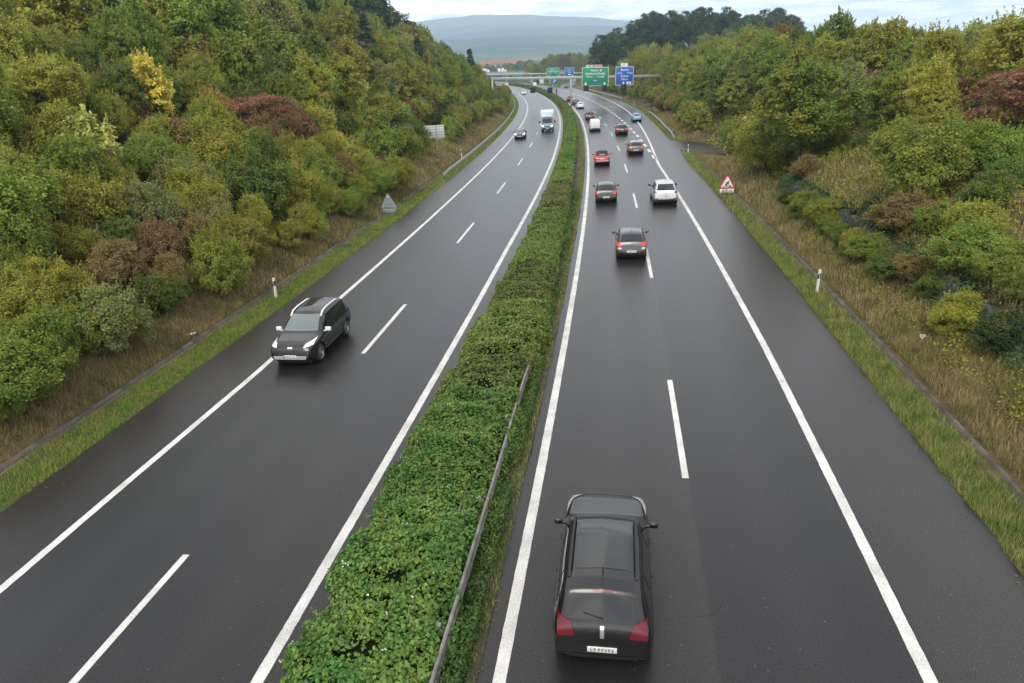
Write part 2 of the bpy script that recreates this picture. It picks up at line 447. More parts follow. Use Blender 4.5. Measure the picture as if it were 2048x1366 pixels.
def asphalt(name, bands, k=1.0):
    t = Nt(name)
    uv = t.new('ShaderNodeUVMap').outputs[0]
    sx = t.new('ShaderNodeSeparateXYZ'); t.l.new(uv, sx.inputs[0])
    pos = t.new('ShaderNodeNewGeometry').outputs['Position']
    stretched = t.new('ShaderNodeMapping'); stretched.inputs['Scale'].default_value = (1.3, .035, 1)
    t.l.new(uv, stretched.inputs[0])
    n_long = t.noise(1.0, 4, stretched.outputs[0])
    n_big = t.noise(.11, 4, pos)
    n_mid = t.noise(7.0, 4, pos)
    grit = t.noise(38.0, 3, pos, .8)
    lo, hi = bands[0][0], bands[-1][0]
    # each strip of tarmac was laid and polished differently
    wob = t.math('ADD', sx.outputs[0], t.math('MULTIPLY', t.math('SUBTRACT', n_long, .5), .25))
    f = t.math('DIVIDE', t.math('SUBTRACT', wob, lo), hi-lo, True)
    lane = t.ramp(f, [((b-lo)/(hi-lo), col) for b, col in bands])
    gm = t.new('ShaderNodeGamma'); gm.inputs[1].default_value = 1.9; t.l.new(lane, gm.inputs[0])
    lane = t.mix(1.0, gm.outputs[0], (16.3, 16.3, 16.3), 'MULTIPLY')
    v = t.math('ADD', t.math('MULTIPLY', n_big, .40), t.math('MULTIPLY', n_long, .34))
    v = t.math('ADD', v, t.math('MULTIPLY', n_mid, .16))
    v = t.math('ADD', v, t.math('MULTIPLY', t.math('SUBTRACT', grit, .5), 3.4))
    coarse = t.noise(15.0, 3, pos, .75)
    v = t.math('ADD', v, t.math('MULTIPLY', t.math('SUBTRACT', coarse, .5), 1.3))
    v = t.math('MAXIMUM', t.math('ADD', v, .52), .12)
    gr = t.new('ShaderNodeCombineColor')
    for i in range(3): t.l.new(v, gr.inputs[i])
    c = t.mix(1.0, lane, gr.outputs[0], 'MULTIPLY')
    # pale chippings
    vo = t.new('ShaderNodeTexVoronoi'); vo.inputs['Scale'].default_value = 16.0; t.l.new(pos, vo.inputs['Vector'])
    sc_ = t.new('ShaderNodeSeparateColor'); t.l.new(vo.outputs['Color'], sc_.inputs[0])
    chip = t.math('MULTIPLY', t.math('LESS_THAN', vo.outputs['Distance'], .2), t.math('GREATER_THAN', sc_.outputs[1], .988))
    c = t.mix(t.math('MULTIPLY', chip, .8), c, (.42, .41, .39))
    # sealed cracks: thin dark tar lines
    vc = t.new('ShaderNodeTexVoronoi'); vc.feature = 'DISTANCE_TO_EDGE'; vc.inputs['Scale'].default_value = .16
    dv = t.new('ShaderNodeVectorMath'); dv.operation = 'MULTIPLY_ADD'; dv.inputs[1].default_value = (1.6, 1.6, 1.6)
    nv = t.new('ShaderNodeTexNoise'); nv.inputs['Scale'].default_value = .8; nv.inputs['Detail'].default_value = 4; t.l.new(pos, nv.inputs['Vector'])
    t.l.new(nv.outputs['Color'], dv.inputs[0]); t.l.new(pos, dv.inputs[2]); t.l.new(dv.outputs[0], vc.inputs['Vector'])
    crack = t.math('MULTIPLY', t.math('LESS_THAN', vc.outputs['Distance'], .0035), t.math('GREATER_THAN', n_big, .54))
    c = t.mix(t.math('MULTIPLY', crack, .55), c, (.012, .012, .012))
    rg = t.math('ADD', .235, t.math('MULTIPLY', n_mid, .16))
    c = t.mix(1.0, c, (.40*k, .39*k, .38*k), 'MULTIPLY')
    t.set(Base_Color=c, Roughness=rg, Specular_IOR_Level=t.math('ADD', .02, t.math('MULTIPLY', grit, .74)))
    t.bump(grit, .26, .01)
    return t.m
M['asphalt_r'] = asphalt('asphalt_right', [(-.5, (.05, .048, .05)), (-.25, (.05, .048, .05)), (-.2, (.046, .045, .046)), (1.0, (.040, .039, .040)), (1.9, (.048, .047, .048)), (2.8, (.041, .040, .041)),
    (3.85, (.050, .049, .050)), (3.95, (.036, .0355, .038)), (4.7, (.037, .0365, .039)), (5.6, (.043, .042, .0445)), (6.6, (.036, .0355, .038)), (7.45, (.040, .039, .041)), (7.6, (.052, .050, .051)), (8.4, (.056, .054, .055)), (9.9, (.058, .056, .057)), (10.3, (.044, .042, .040)), (14.8, (.05, .05, .05))])
M['asphalt_l'] = asphalt('asphalt_left', [(-14.1, (.060, .055, .052)), (-13.0, (.056, .052, .051)), (-11.7, (.052, .049, .049)), (-11.3, (.043, .042, .042)), (-10.6, (.039, .038, .039)), (-9.7, (.047, .046, .046)), (-8.9, (.039, .038, .039)), (-8.2, (.044, .043, .044)), (-7.9, (.044, .043, .044)),
    (-7.75, (.040, .039, .040)), (-7.0, (.038, .037, .038)), (-6.1, (.046, .045, .046)), (-5.1, (.039, .038, .039)), (-4.5, (.043, .042, .043)), (-4.2, (.050, .048, .049)), (-3.6, (.046, .044, .043))], .78)
M['asphalt_x'] = asphalt('asphalt_ramp', [(0, (.055, .053, .054)), (60, (.055, .053, .054))])
M['asphalt_t'] = asphalt('asphalt_track', [(0, (.040, .036, .036)), (60, (.040, .036, .036))])

Sr = np.concatenate([np.arange(-40, 200, 2.0), np.arange(200, 331, 4)])
Srf = np.arange(330, 641, 5.0)
def ragged(s, amp, seed): return (fbm(s*.7, s*0+seed, seed, 5)-.47)*amp
Sfine = np.concatenate([np.arange(-40, 120, .35), np.arange(120, 331, 2)])
rc = strip('right_carriageway', Sfine, -.40+ragged(Sfine, .12, 4), edge_r(Sfine)+ragged(Sfine, .14, 9), 0.0, 14, M['asphalt_r'], kind='structure')
tag(rc, 'grey asphalt carriageway with traffic driving away, exit lane opening on its right', 'road')
rc2 = strip('right_carriageway_far', Srf, -.40, np.interp(Srf, [330, 345, 640], [15.6, 11.5, 9.6]), 0.0, 8, M['asphalt_r'], parent=rc); rc2.name = 'pavement'
lc = strip('left_carriageway', np.concatenate([Sfine, np.arange(335, 641, 5.0)]), -14.0+ragged(np.concatenate([Sfine, np.arange(335, 641, 5.0)]), .14, 3), -3.69, 0.0, 12, M['asphalt_l'], kind='structure')
tag(lc, 'grey asphalt carriageway with traffic coming towards the bridge', 'road')
sR = np.array([300, 315, 330, 345, 356, 370, 385, 400, 418, 435, 455, 475, 500, 530.])
oRl = np.interp(sR, [300, 330, 356, 400, 435, 475, 530], [8.2, 9.2, 11.2, 19, 28, 37.9, 53])
rp = strip('exit_ramp', sR, oRl, edge_r(sR)-.05, np.interp(sR, [300, 400, 530], [.006, .006, .02]), 6, M['asphalt_x'], kind='structure')
tag(rp, 'pale exit slip road bending off to the right behind the trees', 'road')
def ribbon(name, pts, width, z, mat, kind=None, parent=None):
    P = [Wp(a, b, 0) for a, b in pts]
    V = []; uv = []; d = 0
    for i, p in enumerate(P):
        tt = (P[min(i+1, len(P)-1)]-P[max(i-1, 0)]).normalized(); nn = Vector((-tt.y, tt.x, 0))
        w = width[i] if isinstance(width, (list, tuple)) else width
        if i: d += (p-P[i-1]).length
        for k in np.linspace(-1, 1, 5):
            V.append(p+nn*w/2*k+Vector((0, 0, z))); uv.append((w/2*k+w/2, d))
    Fq = [(i*5+j, i*5+j+1, i*5+j+6, i*5+j+5) for i in range(len(P)-1) for j in range(4)]
    return tag(link(name, np_mesh(name, np.array(V), np.array(Fq), smooth=True, uv=np.array(uv)), mat, parent), kind=kind)
_ta = [(100, 11.0), (95.5, 13.0), (91, 15.6), (84.5, 20.5), (76, 30)]; _tb = [(86.2, 10.85), (84.6, 12.2), (81.6, 14.6), (77, 18.2), (69, 27)]
_V = []; _uv = []
for (a1, b1), (a2, b2) in zip(_ta, _tb):
    for k in np.linspace(0, 1, 7):
        p_ = Wp(a1+(a2-a1)*k, b1+(b2-b1)*k, .012); _V.append(p_); _uv.append((p_.x-15, p_.y-70))
trk = link('side_track', np_mesh('side_track', np.array(_V), np.array([(i*7+j, i*7+j+7, i*7+j+8, i*7+j+1) for i in range(4) for j in range(6)]), smooth=True, uv=np.array(_uv)), M['asphalt_t']); trk['kind'] = 'structure'
tag(trk, 'dark damp asphalt track leaving the hard shoulder beside the trees', 'track')

# markings: sheets 5 mm above the road, children of it
t = Nt('road_paint')
pos = t.new('ShaderNodeNewGeometry').outputs['Position']
wn1 = t.noise(26, 4, pos, .8); wn2 = t.noise(1.2, 4, pos)
wear = t.ramp(t.math('ADD', t.math('MULTIPLY', wn1, .7), t.math('MULTIPLY', wn2, .45)), [(.44, (0, 0, 0)), (.74, (1, 1, 1))])
c = t.mix(t.math('MULTIPLY', wear, .75), (.70, .69, .67), (.18, .175, .17))
t.set(Base_Color=c, Roughness=.65)
t.bump(wn1, .3, .01)
M['paint'] = t.m
def line(parent, o, s0, s1, w=.22, name='edge_line', seed=0):
    s = np.concatenate([np.arange(s0, min(s1, 130), .13), np.arange(max(s0, 130), s1+.01, 3.0)])
    oo = np.interp(s, *o) if isinstance(o, tuple) else np.full(len(s), float(o))
    r1 = (fbm(s*7, s*0, seed, 3)-.43)*.022; r2 = (fbm(s*7, s*0+5, seed+3, 3)-.43)*.022
    return strip(name, s, oo-w/2+r1, oo+w/2+r2, .005, 2, M['paint'], parent)
def dashes(parent, o, starts, length, w=.17, name='lane_dashes'):
    Vs = []; Fs = []
    for s0 in starts:
        n = 4 if s0 < 120 else 2
        s = np.linspace(s0, s0+length, n)
        for side in (-1, 1):
            pass
        P = Wv(np.repeat(s, 2), np.tile([o-w/2, o+w/2], n)+0*np.repeat(s, 2), .005)
        b = len(Vs); Vs += list(P)
        Fs += [(b+2*i, b+2*i+1, b+2*i+3, b+2*i+2) for i in range(n-1)]
    return link(name, np_mesh(name, np.array(Vs), np.array(Fs)), M['paint'], parent)
line(rc, ([0, 40, 110, 300, 640], [0.0, 0, -.05, .1, .1]), -30, 600, .24, seed=1)
line(rc, ([-30, 10, 25, 53, 66, 74, 79, 105, 132, 159, 193, 235, 281, 317, 330], [7.42, 7.42, 7.52, 7.38, 7.3, 7.28, 7.42, 8.6, 9.77, 10.9, 11.8, 12.75, 13.75, 14.6, 15.2]), -30, 330, .24, seed=2)
dashes(rc, 3.82, [16.0+18*k for k in range(-2, 34)], 6.0, .17)
dashes(rc, 7.32, [79.5+6*k for k in range(20)], 3.0, .36, 'exit_lane_dashes')
line(rc, ([198, 235, 330, 640], [7.35, 7.5, 7.9, 7.9]), 198, 600, .24, seed=5)
line(rp, ([198, 235, 300, 323, 356, 400, 435, 475, 520], [7.35, 7.6, 8.6, 9.6, 11.9, 19.6, 28.6, 38.4, 50]), 300, 515, .24, seed=6)
line(rp, ([316, 357, 435, 475, 520], [14.6, 17.0, 33.6, 43.5, 56]), 316, 515, .2, seed=7)
line(lc, ([0, 40, 60, 80, 300, 640], [-4.41, -4.45, -4.28, -4.18, -4.3, -4.3]), -30, 600, .24, seed=8)
line(lc, ([0, 15, 22, 30, 60, 300, 640], [-11.5, -11.48, -11.42, -11.55, -11.6, -11.5, -11.5]), -30, 600, .22, seed=9)
dashes(lc, -7.9, [6.0+18.1*k for k in range(-2, 34)], 6.0, .17)

# concrete gutters along both verges
def profile_along(name, sv, ov, prof, mat, closed=False):
    """sweep a (do, dz) profile along the road"""
    n = len(prof); V = []
    for s, o in zip(sv, ov):
        for do, dz in prof:
            V.append((s, o+do, dz))
    V = np.array(V); P = Wv(V[:, 0], V[:, 1], V[:, 2])
    m = len(sv); idx = np.arange(m*n).reshape(m, n)
    Fq = np.stack([idx[:-1, :-1], idx[:-1, 1:], idx[1:, 1:], idx[1:, :-1]], -1).reshape(-1, 4)
    if closed:
        Fq = np.concatenate([Fq, np.stack([idx[:-1, -1], idx[:-1, 0], idx[1:, 0], idx[1:, -1]], -1)])
    return link(name, np_mesh(name, P, Fq), mat)
t = Nt('mossy_concrete')
pos = t.new('ShaderNodeNewGeometry').outputs['Position']
g1 = t.noise(1.3, 5, pos); g2 = t.noise(14, 4, pos)
c = t.ramp(t.math('ADD', t.math('MULTIPLY', g1, .7), t.math('MULTIPLY', g2, .3)), [(.36, (.030, .032, .018)), (.5, (.07, .06, .05)), (.68, (.15, .13, .115))])
t.set(Base_Color=c, Roughness=.9); t.bump(g2, .5, .03)
M['gutter'] = t.m
sv = np.arange(5, 76, .5)
tag(profile_along('gutter', sv, 11.55+ragged(sv, .1, 2), [(-.20, -.1), (-.18, .05), (-.05, .0), (.02, .02), (.04, .11), (.14, .12), (.17, -.1)], M['gutter']), 'mossy concrete drainage gutter along the right verge', 'gutter', kind='structure')
sv = np.arange(5, 69, .5)
tag(profile_along('gutter', sv, -15.72+ragged(sv, .1, 5), [(-.14, -.1), (-.12, .15), (-.03, .14), (-.01, .03), (.12, .03), (.16, .05), (.18, -.1)], M['gutter']), 'mossy concrete drainage gutter along the left verge', 'gutter', kind='structure')
# median soil
sv = np.concatenate([np.arange(-20, 120, .8), np.arange(120, 640, 6)])
M['median'] = plain('median_soil', (.05, .045, .028), .95, 0, .5, 2)
tag(profile_along('median_soil', sv, np.full(len(sv), -2.05), [(-1.72, -.1), (-1.66, .02), (-1.0, .08), (0, .10), (1.0, .08), (1.62, .02), (1.7, -.1)], M['median']), 'strip of soil and grass between the two carriageways', 'median', kind='structure')

# ------------------------------------------------------------------ crash barriers
RAIL = [(-.0, -.16), (.045, -.12), (.045, -.05), (0.0, -.015), (0.0, .015), (.045, .05), (.045, .12), (.0, .16), (-.012, .155), (.03, .115), (.03, .055), (-.015, .02), (-.015, -.02), (.03, -.055), (.03, -.115), (-.012, -.155)]
def barrier(path, side, label, zc=.62, post_step=4.0, mat='steel'):
    """W-beam on posts; path = function s -> (o, z) sampled; side +1: face to +o"""
    sv, ov, zv = path
    V = []
    for s, o, z in zip(sv, ov, zv):
        for do, dz in RAIL: V.append((s, o+side*do, z+zc+dz))
    V = np.array(V); P = Wv(V[:, 0], V[:, 1], V[:, 2])
    m, n = len(sv), len(RAIL); idx = np.arange(m*n).reshape(m, n)
    Fq = np.stack([idx[:-1], np.roll(idx, -1, 1)[:-1], np.roll(idx, -1, 1)[1:], idx[1:]], -1).reshape(-1, 4)
    base = Wp(sv[0], ov[0], 0)
    r = empty('crash_barrier', base)
    tag(r, label, 'crash barrier')
    P = P-np.array(base)
    link('beam', np_mesh('beam', P, Fq), M[mat], r)
    pos_ = np.arange(sv[0]+.6, sv[-1], post_step)[:100]
    pm = None
    for s in pos_:
        o = np.interp(s, sv, ov); z = np.interp(s, sv, zv)
        if pm is None:
            b = MB(); b.box((0, 0, .3), (.10, .09, 1.0)); b.box((.07*side, 0, .62), (.10, .12, .14)); pm = b.mesh('post', M['old_steel'])
        p = link('post', pm, None, r)
        p.location = Wp(s, o-side*.17, z)-base; p.rotation_euler = (0, 0, -heading(s))
    return r
sv = np.arange(5, 25, 1.0)
barrier((sv, np.full(len(sv), -.97), np.interp(sv, [5, 20.5, 25], [.06, .06, -.4])), 1, 'weathered steel crash barrier beside the hedge, facing the carriageway that drives away', mat='old_steel')
sv = np.arange(5, 25, 1.0)
barrier((sv, np.full(len(sv), -1.52), np.interp(sv, [5, 20.5, 25], [.06, .06, -.4])), -1, 'rear rail of the median crash barrier, half buried in the bramble hedge', mat='old_steel')
sv = np.arange(5, 34, 1.0)
barrier((sv, np.full(len(sv), -3.12), np.full(len(sv), .0)), -1, 'crash barrier buried in the hedge, facing the oncoming lanes', mat='old_steel')
sv = np.concatenate([np.arange(69, 236, 1.5)])
ov = np.interp(sv, [69, 88, 128, 184, 236], [-14.5, -14.55, -14.65, -14.95, -15.3])
barrier((sv, ov, np.interp(sv, [69, 72, 240], [-.12, .0, .0])), 1, 'long steel crash barrier curving along the wooded left verge', .66)
sv = np.concatenate([np.arange(98, 150, 1.2)])
ov = np.interp(sv, [98, 101, 112, 122, 136, 146, 148.5, 150], [11.75, 11.75, 12.1, 12.65, 13.2, 13.7, 14.3, 15.2])
barrier((sv, ov, np.interp(sv, [98, 103, 150], [-.5, .0, .0])), -1, 'short steel crash barrier beside the exit lane past the side track', .66)
sv = np.arange(205, 330, 2.0)
barrier((sv, edge_r(sv)+.5, np.zeros(len(sv))), -1, 'steel crash barrier along the far slip road, below the green sign', .66)
# ------------------------------------------------------------------ lettering
def text_mesh(items, ext=.006):
    """items: (string, x centre, z baseline, height, bold); lettering stands in local XZ, facing -Y"""
    out = MB()
    for s, x, z, hgt, bold in items:
        cu = bpy.data.curves.new('lettering', 'FONT')
        cu.body = s; cu.size = hgt*1.4; cu.align_x = 'CENTER'; cu.extrude = ext; cu.resolution_u = 2
        if bold: cu.offset = .012*hgt*1.4
        o = bpy.data.objects.new('lettering', cu); COL.objects.link(o)
        bpy.context.view_layer.update()
        me = bpy.data.meshes.new_from_object(o.evaluated_get(bpy.context.evaluated_depsgraph_get()))
        out.add([(x+v.co.x, -v.co.z, z+v.co.y) for v in me.vertices], [tuple(p.vertices) for p in me.polygons])
        bpy.data.objects.remove(o); bpy.data.curves.remove(cu); bpy.data.meshes.remove(me)
    return out
def rect_frame(mb, w, h, t, y, d=.01):
    for cx_, cz, dx, dz in ((0, h/2-t/2, w, t), (0, -h/2+t/2, w, t), (-w/2+t/2, 0, t, h-2*t), (w/2-t/2, 0, t, h-2*t)):
        mb.box((cx_, y, cz), (dx, d, dz))
def arrow(mb, x, z, s, y):
    """downward lane arrow"""
    P = [(-.10, .5), (.10, .5), (.10, 0.02), (.32, .2), (.46, .06), (0, -.5), (-.46, .06), (-.32, .2), (-.10, .02)]
    mb.prism([(x+a*s, z+b*s) for a, b in P], .01, Matrix.Translation((0, y-.01, 0)))
def sign_panel(name, centre, w, h, colour, texts, label, cat='road sign', roll=0.0, arrows=(), group=None, rz=0.0, patch=None, depth=.12):
    r = empty(name, centre, rz); r.rotation_euler = (0, roll, rz)
    tag(r, label, cat, group)
    b = MB(); b.rbox((0, 0, 0), (w, depth, h), .03); b.build('panel', M[colour], r)
    b = MB(); rect_frame(b, w-.06, h-.06, .09, -depth/2-.006); b.build('border', M['sign_white'], r)
    for it in texts:
        tm = text_mesh([it])
        tm.v = [(x, y-depth/2-.008, z) for x, y, z in tm.v]
        tm.build('lettering', M['sign_white'], r)
    for x, z, s in arrows:
        b = MB(); arrow(b, x, z, s, -depth/2-.002); b.build('arrow', M['sign_white'], r)
    for (pn, x, z, pw, ph, pm, tt, tmat) in (patch or ()):
        b = MB(); b.box((x, -depth/2-.008, z), (pw, .012, ph)); p = b.build(pn, M[pm], r)
        if tt:
            q = text_mesh([(tt, x, z-ph*.3, ph*.6, True)]); q.v = [(a, y-depth/2-.02, c) for a, y, c in q.v]; q.build('lettering', M[tmat], p)
    return r

# ------------------------------------------------------------------ main sign gantry
GX0, GZ0, GX1, GZ1, GY = -1.6, 7.88, 43.5, 6.29, 182.3
tilt = math.atan2(GZ0-GZ1, GX1-GX0)
gan = tag(empty('sign_gantry', (18.0, GY, 0)), 'grey steel sign gantry spanning both carriageways on a post in the hedge', 'gantry')
def gz_at(x): return GZ0+(GZ1-GZ0)*(x-GX0)/(GX1-GX0)
b = MB(); b.rbox(((GX0+GX1)/2-18, .35, (GZ0+GZ1)/2), ((GX1-GX0)/math.cos(tilt), .5, .62), .04, Matrix.Rotation(tilt, 3, 'Y')); b.build('beam', M['steel'], gan)
for x, nm in ((0.35, 'post'), (-1.3-18, 'post'), (43-18, 'post')):
    b = MB(); zt = gz_at(x+18)-.25; b.rbox((x, .35, zt/2-.2), (.42, .42, zt+.4), .04); b.build('post', M['steel'], gan)
def gpix(px, py, y):
    d = (px-1024)/1365*RR+(683-py)/1365*UU+fw
    return Vector((d[0]*y/d[1], y, CAM_H+d[2]*y/d[1]))
c = Vector((24.42, GY-.15, 7.05))
sign_panel('direction_sign', c, 6.7, 4.45, 'sign_green', [('France', -.25, 1.25, .50, True), ('Gen\u00e8ve-La Praille', 0, .50, .50, True), ('Th\u00f4nex', -1.45, -.12, .36, True), ('Carouge', 1.35, -.12, .36, True)],
    'large green direction sign reading France and Gen\u00e8ve-La Praille on the gantry', roll=tilt, arrows=((-2.35, -1.65, .85), (2.35, -1.65, .85)), patch=[('customs_plate', 0, -.85, 1.5, .55, 'sign_blue', 'Perly', 'sign_white'), ('customs_mark', 1.35, 1.45, .42, .42, 'sign_white', 'O', 'sign_red')])
c2 = Vector((31.72, GY-.15, 6.84))
sign_panel('direction_sign', c2, 4.55, 4.4, 'sign_blue', [('Bernex', 0, 1.25, .48, True), ('Soral', -1.2, .55, .40, True), ('Onex', 1.3, .55, .40, True), ('Chancy', 0, -.2, .48, True), ('200 m', 0, -.95, .46, True)],
    'large blue exit sign reading Bernex, Chancy and 200 m on the gantry', roll=tilt, arrows=((-.2, -1.6, .7),), patch=[('speed_plate', 1.15, -1.6, 1.2, .55, 'sign_white', 'CFF', 'sign_black')])
# tags above the two signs

for dx, w, colr, lab, grp in ((-1.85, .95, 'sign_green', 'first small green route tag above the large green sign', 'route tags'), (-.85, .95, 'sign_green', 'second small green route tag, between the first and the red tag', 'route tags'), (.75, 2.0, 'sign_red', 'red and white route tag above the large green sign', 'route tags')):
    r = tag(empty('route_tag', (c.x+dx, GY-.1, c.z+2.52-dx*math.tan(tilt)-.02)), lab, 'road sign', grp); r.rotation_euler = (0, tilt, 0)
    b = MB(); b.rbox((0, 0, 0), (w, .08, .55), .03); b.build('panel', M[colr], r)
    b = MB()
    rect_frame(b, w-.04, .51, .05, -.045)
    if colr == 'sign_red':
        for k in (-.62, -.2, .25, .68): b.box((k, -.045, 0), (.16, .01, .26))
    else: b.box((0, -.045, 0), (.5, .01, .24))
    b.build('border', M['sign_white'], r)
r = tag(empty('exit_tag', (c2.x-.05, GY-.1, c2.z+2.56)), 'white exit tag with dark arrow above the large blue sign', 'road sign'); r.rotation_euler = (0, tilt, 0)
b = MB(); b.rbox((0, 0, 0), (1.7, .08, .8), .03); b.build('panel', M['sign_white'], r)
b = MB(); b.prism([(-.62, -.25), (-.42, -.25), (-.05, .12), (.05, .02), (.08, .3), (-.2, .27), (-.12, .19), (-.5, -.18)], .01, Matrix.Translation((0, -.055, 0))); b.build('arrow', M['sign_black'], r)
# hanging lane signals: their black backs and faces
for k, (px, hang, lab) in enumerate(((1065.8, True, 'black lane signal box hanging over the left lane of oncoming traffic'), (1100.0, True, 'black lane signal box hanging beside the hedge over the oncoming lanes'), (1172, False, 'black lane signal box under the left side of the green sign'), (1208.5, False, 'black lane signal box under the right side of the green sign'), (1247, False, 'black lane signal box under the blue sign'))):
    P = gpix(px, 180.5 if hang else 177 - (px-1172)*.03, GY-.1)
    r = tag(empty('lane_signal', P), lab, 'lane signal', 'lane signals on the gantry')
    b = MB(); b.rbox((0, 0, 0), (1.25, .35, 1.3), .06); b.build('housing', M['black'], r)
    b = MB(); b.tube([(0, .0, .6), (0, .0, gz_at(P.x)-P.z-.3)], .09, 8); b.build('hanger', M['steel'], r)
    b = MB(); b.rbox((0, -.2, .58), (1.3, .3, .05), .01); b.build('visor', M['black'], r)

# second gantry, further on
g2 = tag(empty('sign_gantry', (20, 392, 0)), 'second, farther sign gantry behind the first one', 'gantry')
A = gpix(985, 148.2, 392); B = gpix(1168, 146.5, 392); A.x -= 6; B.x += 4
b = MB(); d = B-A; b.rbox(((A+B)/2-Vector((20, 392, 0))), (d.length, .5, .75), .05, Matrix.Rotation(math.atan2(-d.z, d.x), 3, 'Y')); b.build('beam', M['steel'], g2)
for px in (1061, 1079):
    P = gpix(px, 147, 392); b = MB(); b.rbox((P.x-20, .3, P.z/2), (.45, .45, P.z), .04); b.build('post', M['steel'], g2)
tl2 = math.atan2(-d.z, d.x)
P = gpix(1106.5, 145.2, 391.4)
sign_panel('direction_sign', P, 7.1, 4.7, 'sign_green', [('France', -.25, 1.2, .5, True), ('Gen\u00e8ve-La Praille', 0, .45, .5, True), ('Th\u00f4nex', -1.6, -.2, .34, True), ('Carouge', 1.5, -.2, .34, True)], 'smaller-looking green direction sign on the second gantry', roll=tl2, arrows=((-2.6, -1.7, .8), (2.6, -1.7, .8)), patch=[('customs_plate', 0, -.95, 1.5, .55, 'sign_blue', None, None)])
r = tag(empty('route_tag', P+Vector((.5, 0, 2.65))), 'pale green and red route tag on the second gantry', 'road sign')
b = MB(); b.rbox((-1.0, 0, 0), (2.0, .08, .5), .03); b.build('green_panel', M['sign_green'], r); b = MB(); b.rbox((1.1, 0, 0), (2.0, .08, .5), .03); b.build('red_panel', M['sign_red'], r)
P = gpix(1138.7, 144, 391.4)
sign_panel('direction_sign', P, 4.8, 4.7, 'sign_blue', [('Bernex', 0, 1.2, .5, True), ('Soral  Onex', 0, .45, .36, True), ('Chancy', 0, -.25, .46, True)], 'blue exit sign on the second gantry, behind the gantry post', roll=tl2, arrows=((1.5, -1.7, .8),), patch=[('speed_plate', -.0, -1.2, 1.4, .55, 'sign_white', None, None)])
P = gpix(1083.6, 163, 390.5)
r = tag(empty('notice_board', P), 'blank pale grey board on a post of the second gantry', 'road sign')
b = MB(); b.rbox((0, 0, 0), (2.3, .1, 2.3), .04); b.build('panel', M['pale_metal'], r)
b = MB(); rect_frame(b, 2.2, 2.2, .08, -.055); b.build('border', M['steel'], r)
# exit sign at the nose of the slip road
P = Wp(357.5, 10.9, 0); Q = gpix(1108.6, 162.5, P.y)
r = tag(empty('exit_sign', (Q.x, P.y, 0)), 'blue exit sign with white arrow standing at the slip road nose', 'road sign')
b = MB(); b.rbox((0, 0, Q.z), (2.3, .12, 2.3), .04); b.build('panel', M['sign_blue'], r)
b = MB(); rect_frame(b, 2.2, 2.2, .08, -.065); b.build('border', M['sign_white'], r)
b = MB(); b.prism([(-.75, -.6), (-.45, -.75), (.3, .1), (.6, -.15), (.8, .75), (-.1, .55), (.1, .35)], .01, Matrix.Translation((0, -.075, Q.z))); b.build('arrow', M['sign_white'], r)
for x in (-.8, .8):
    b = MB(); b.tube([(x, .1, -.1), (x, .1, Q.z+1.0)], .07, 8); b.build('post', M['steel'], r)

# ------------------------------------------------------------------ bridge over the motorway, far away
br = tag(empty('road_bridge', (0, 600, 0)), 'grey concrete road bridge crossing the motorway in the distance', 'bridge')
A = gpix(905, 146.6, 600); B = gpix(1062, 145.2, 600)
A.x -= 20
d = B-A; RM = Matrix.Rotation(math.atan2(-d.z, d.x), 3, 'Y')
mid = (A+B)/2-Vector((0, 600, 0))
b = MB(); b.box((mid.x, 0, mid.z-.45), (d.length, 11, 1.1), RM); b.build('deck', M['concrete'], br)
b = MB()
for k in (-5.4, 5.4): b.box((mid.x, k, mid.z+.45), (d.length, .22, .7), RM)
b.build('parapet', M['concrete'], br)
b = MB()
for k in (1.35, 1.75): b.tube([A-Vector((0, 605.4, -k)), B-Vector((0, 605.4, -k))], .05, 5)
n = 30
for i in range(n+1):
    p = A+(B-A)*i/n-Vector((0, 605.4, 0)); b.tube([p+Vector((0, 0, .8)), p+Vector((0, 0, 1.8))], .04, 5)
b.build('railing', M['steel'], br)
for x in (-22, 7.5):
    b = MB(); b.box((x, 0, 2.6), (1.0, 8, 6.2)); b.build('pier', M['concrete'], br)
b = MB(); b.box((B.x+1.2, 0, 2.0), (3.2, 12, 7.2)); b.build('abutment', M['concrete'], br)
P = gpix(1034.5, 152.5, 625)
sign_panel('direction_sign', P, 7.2, 2.6, 'sign_green', [], 'green sign glimpsed in the shade under the far bridge', roll=0)

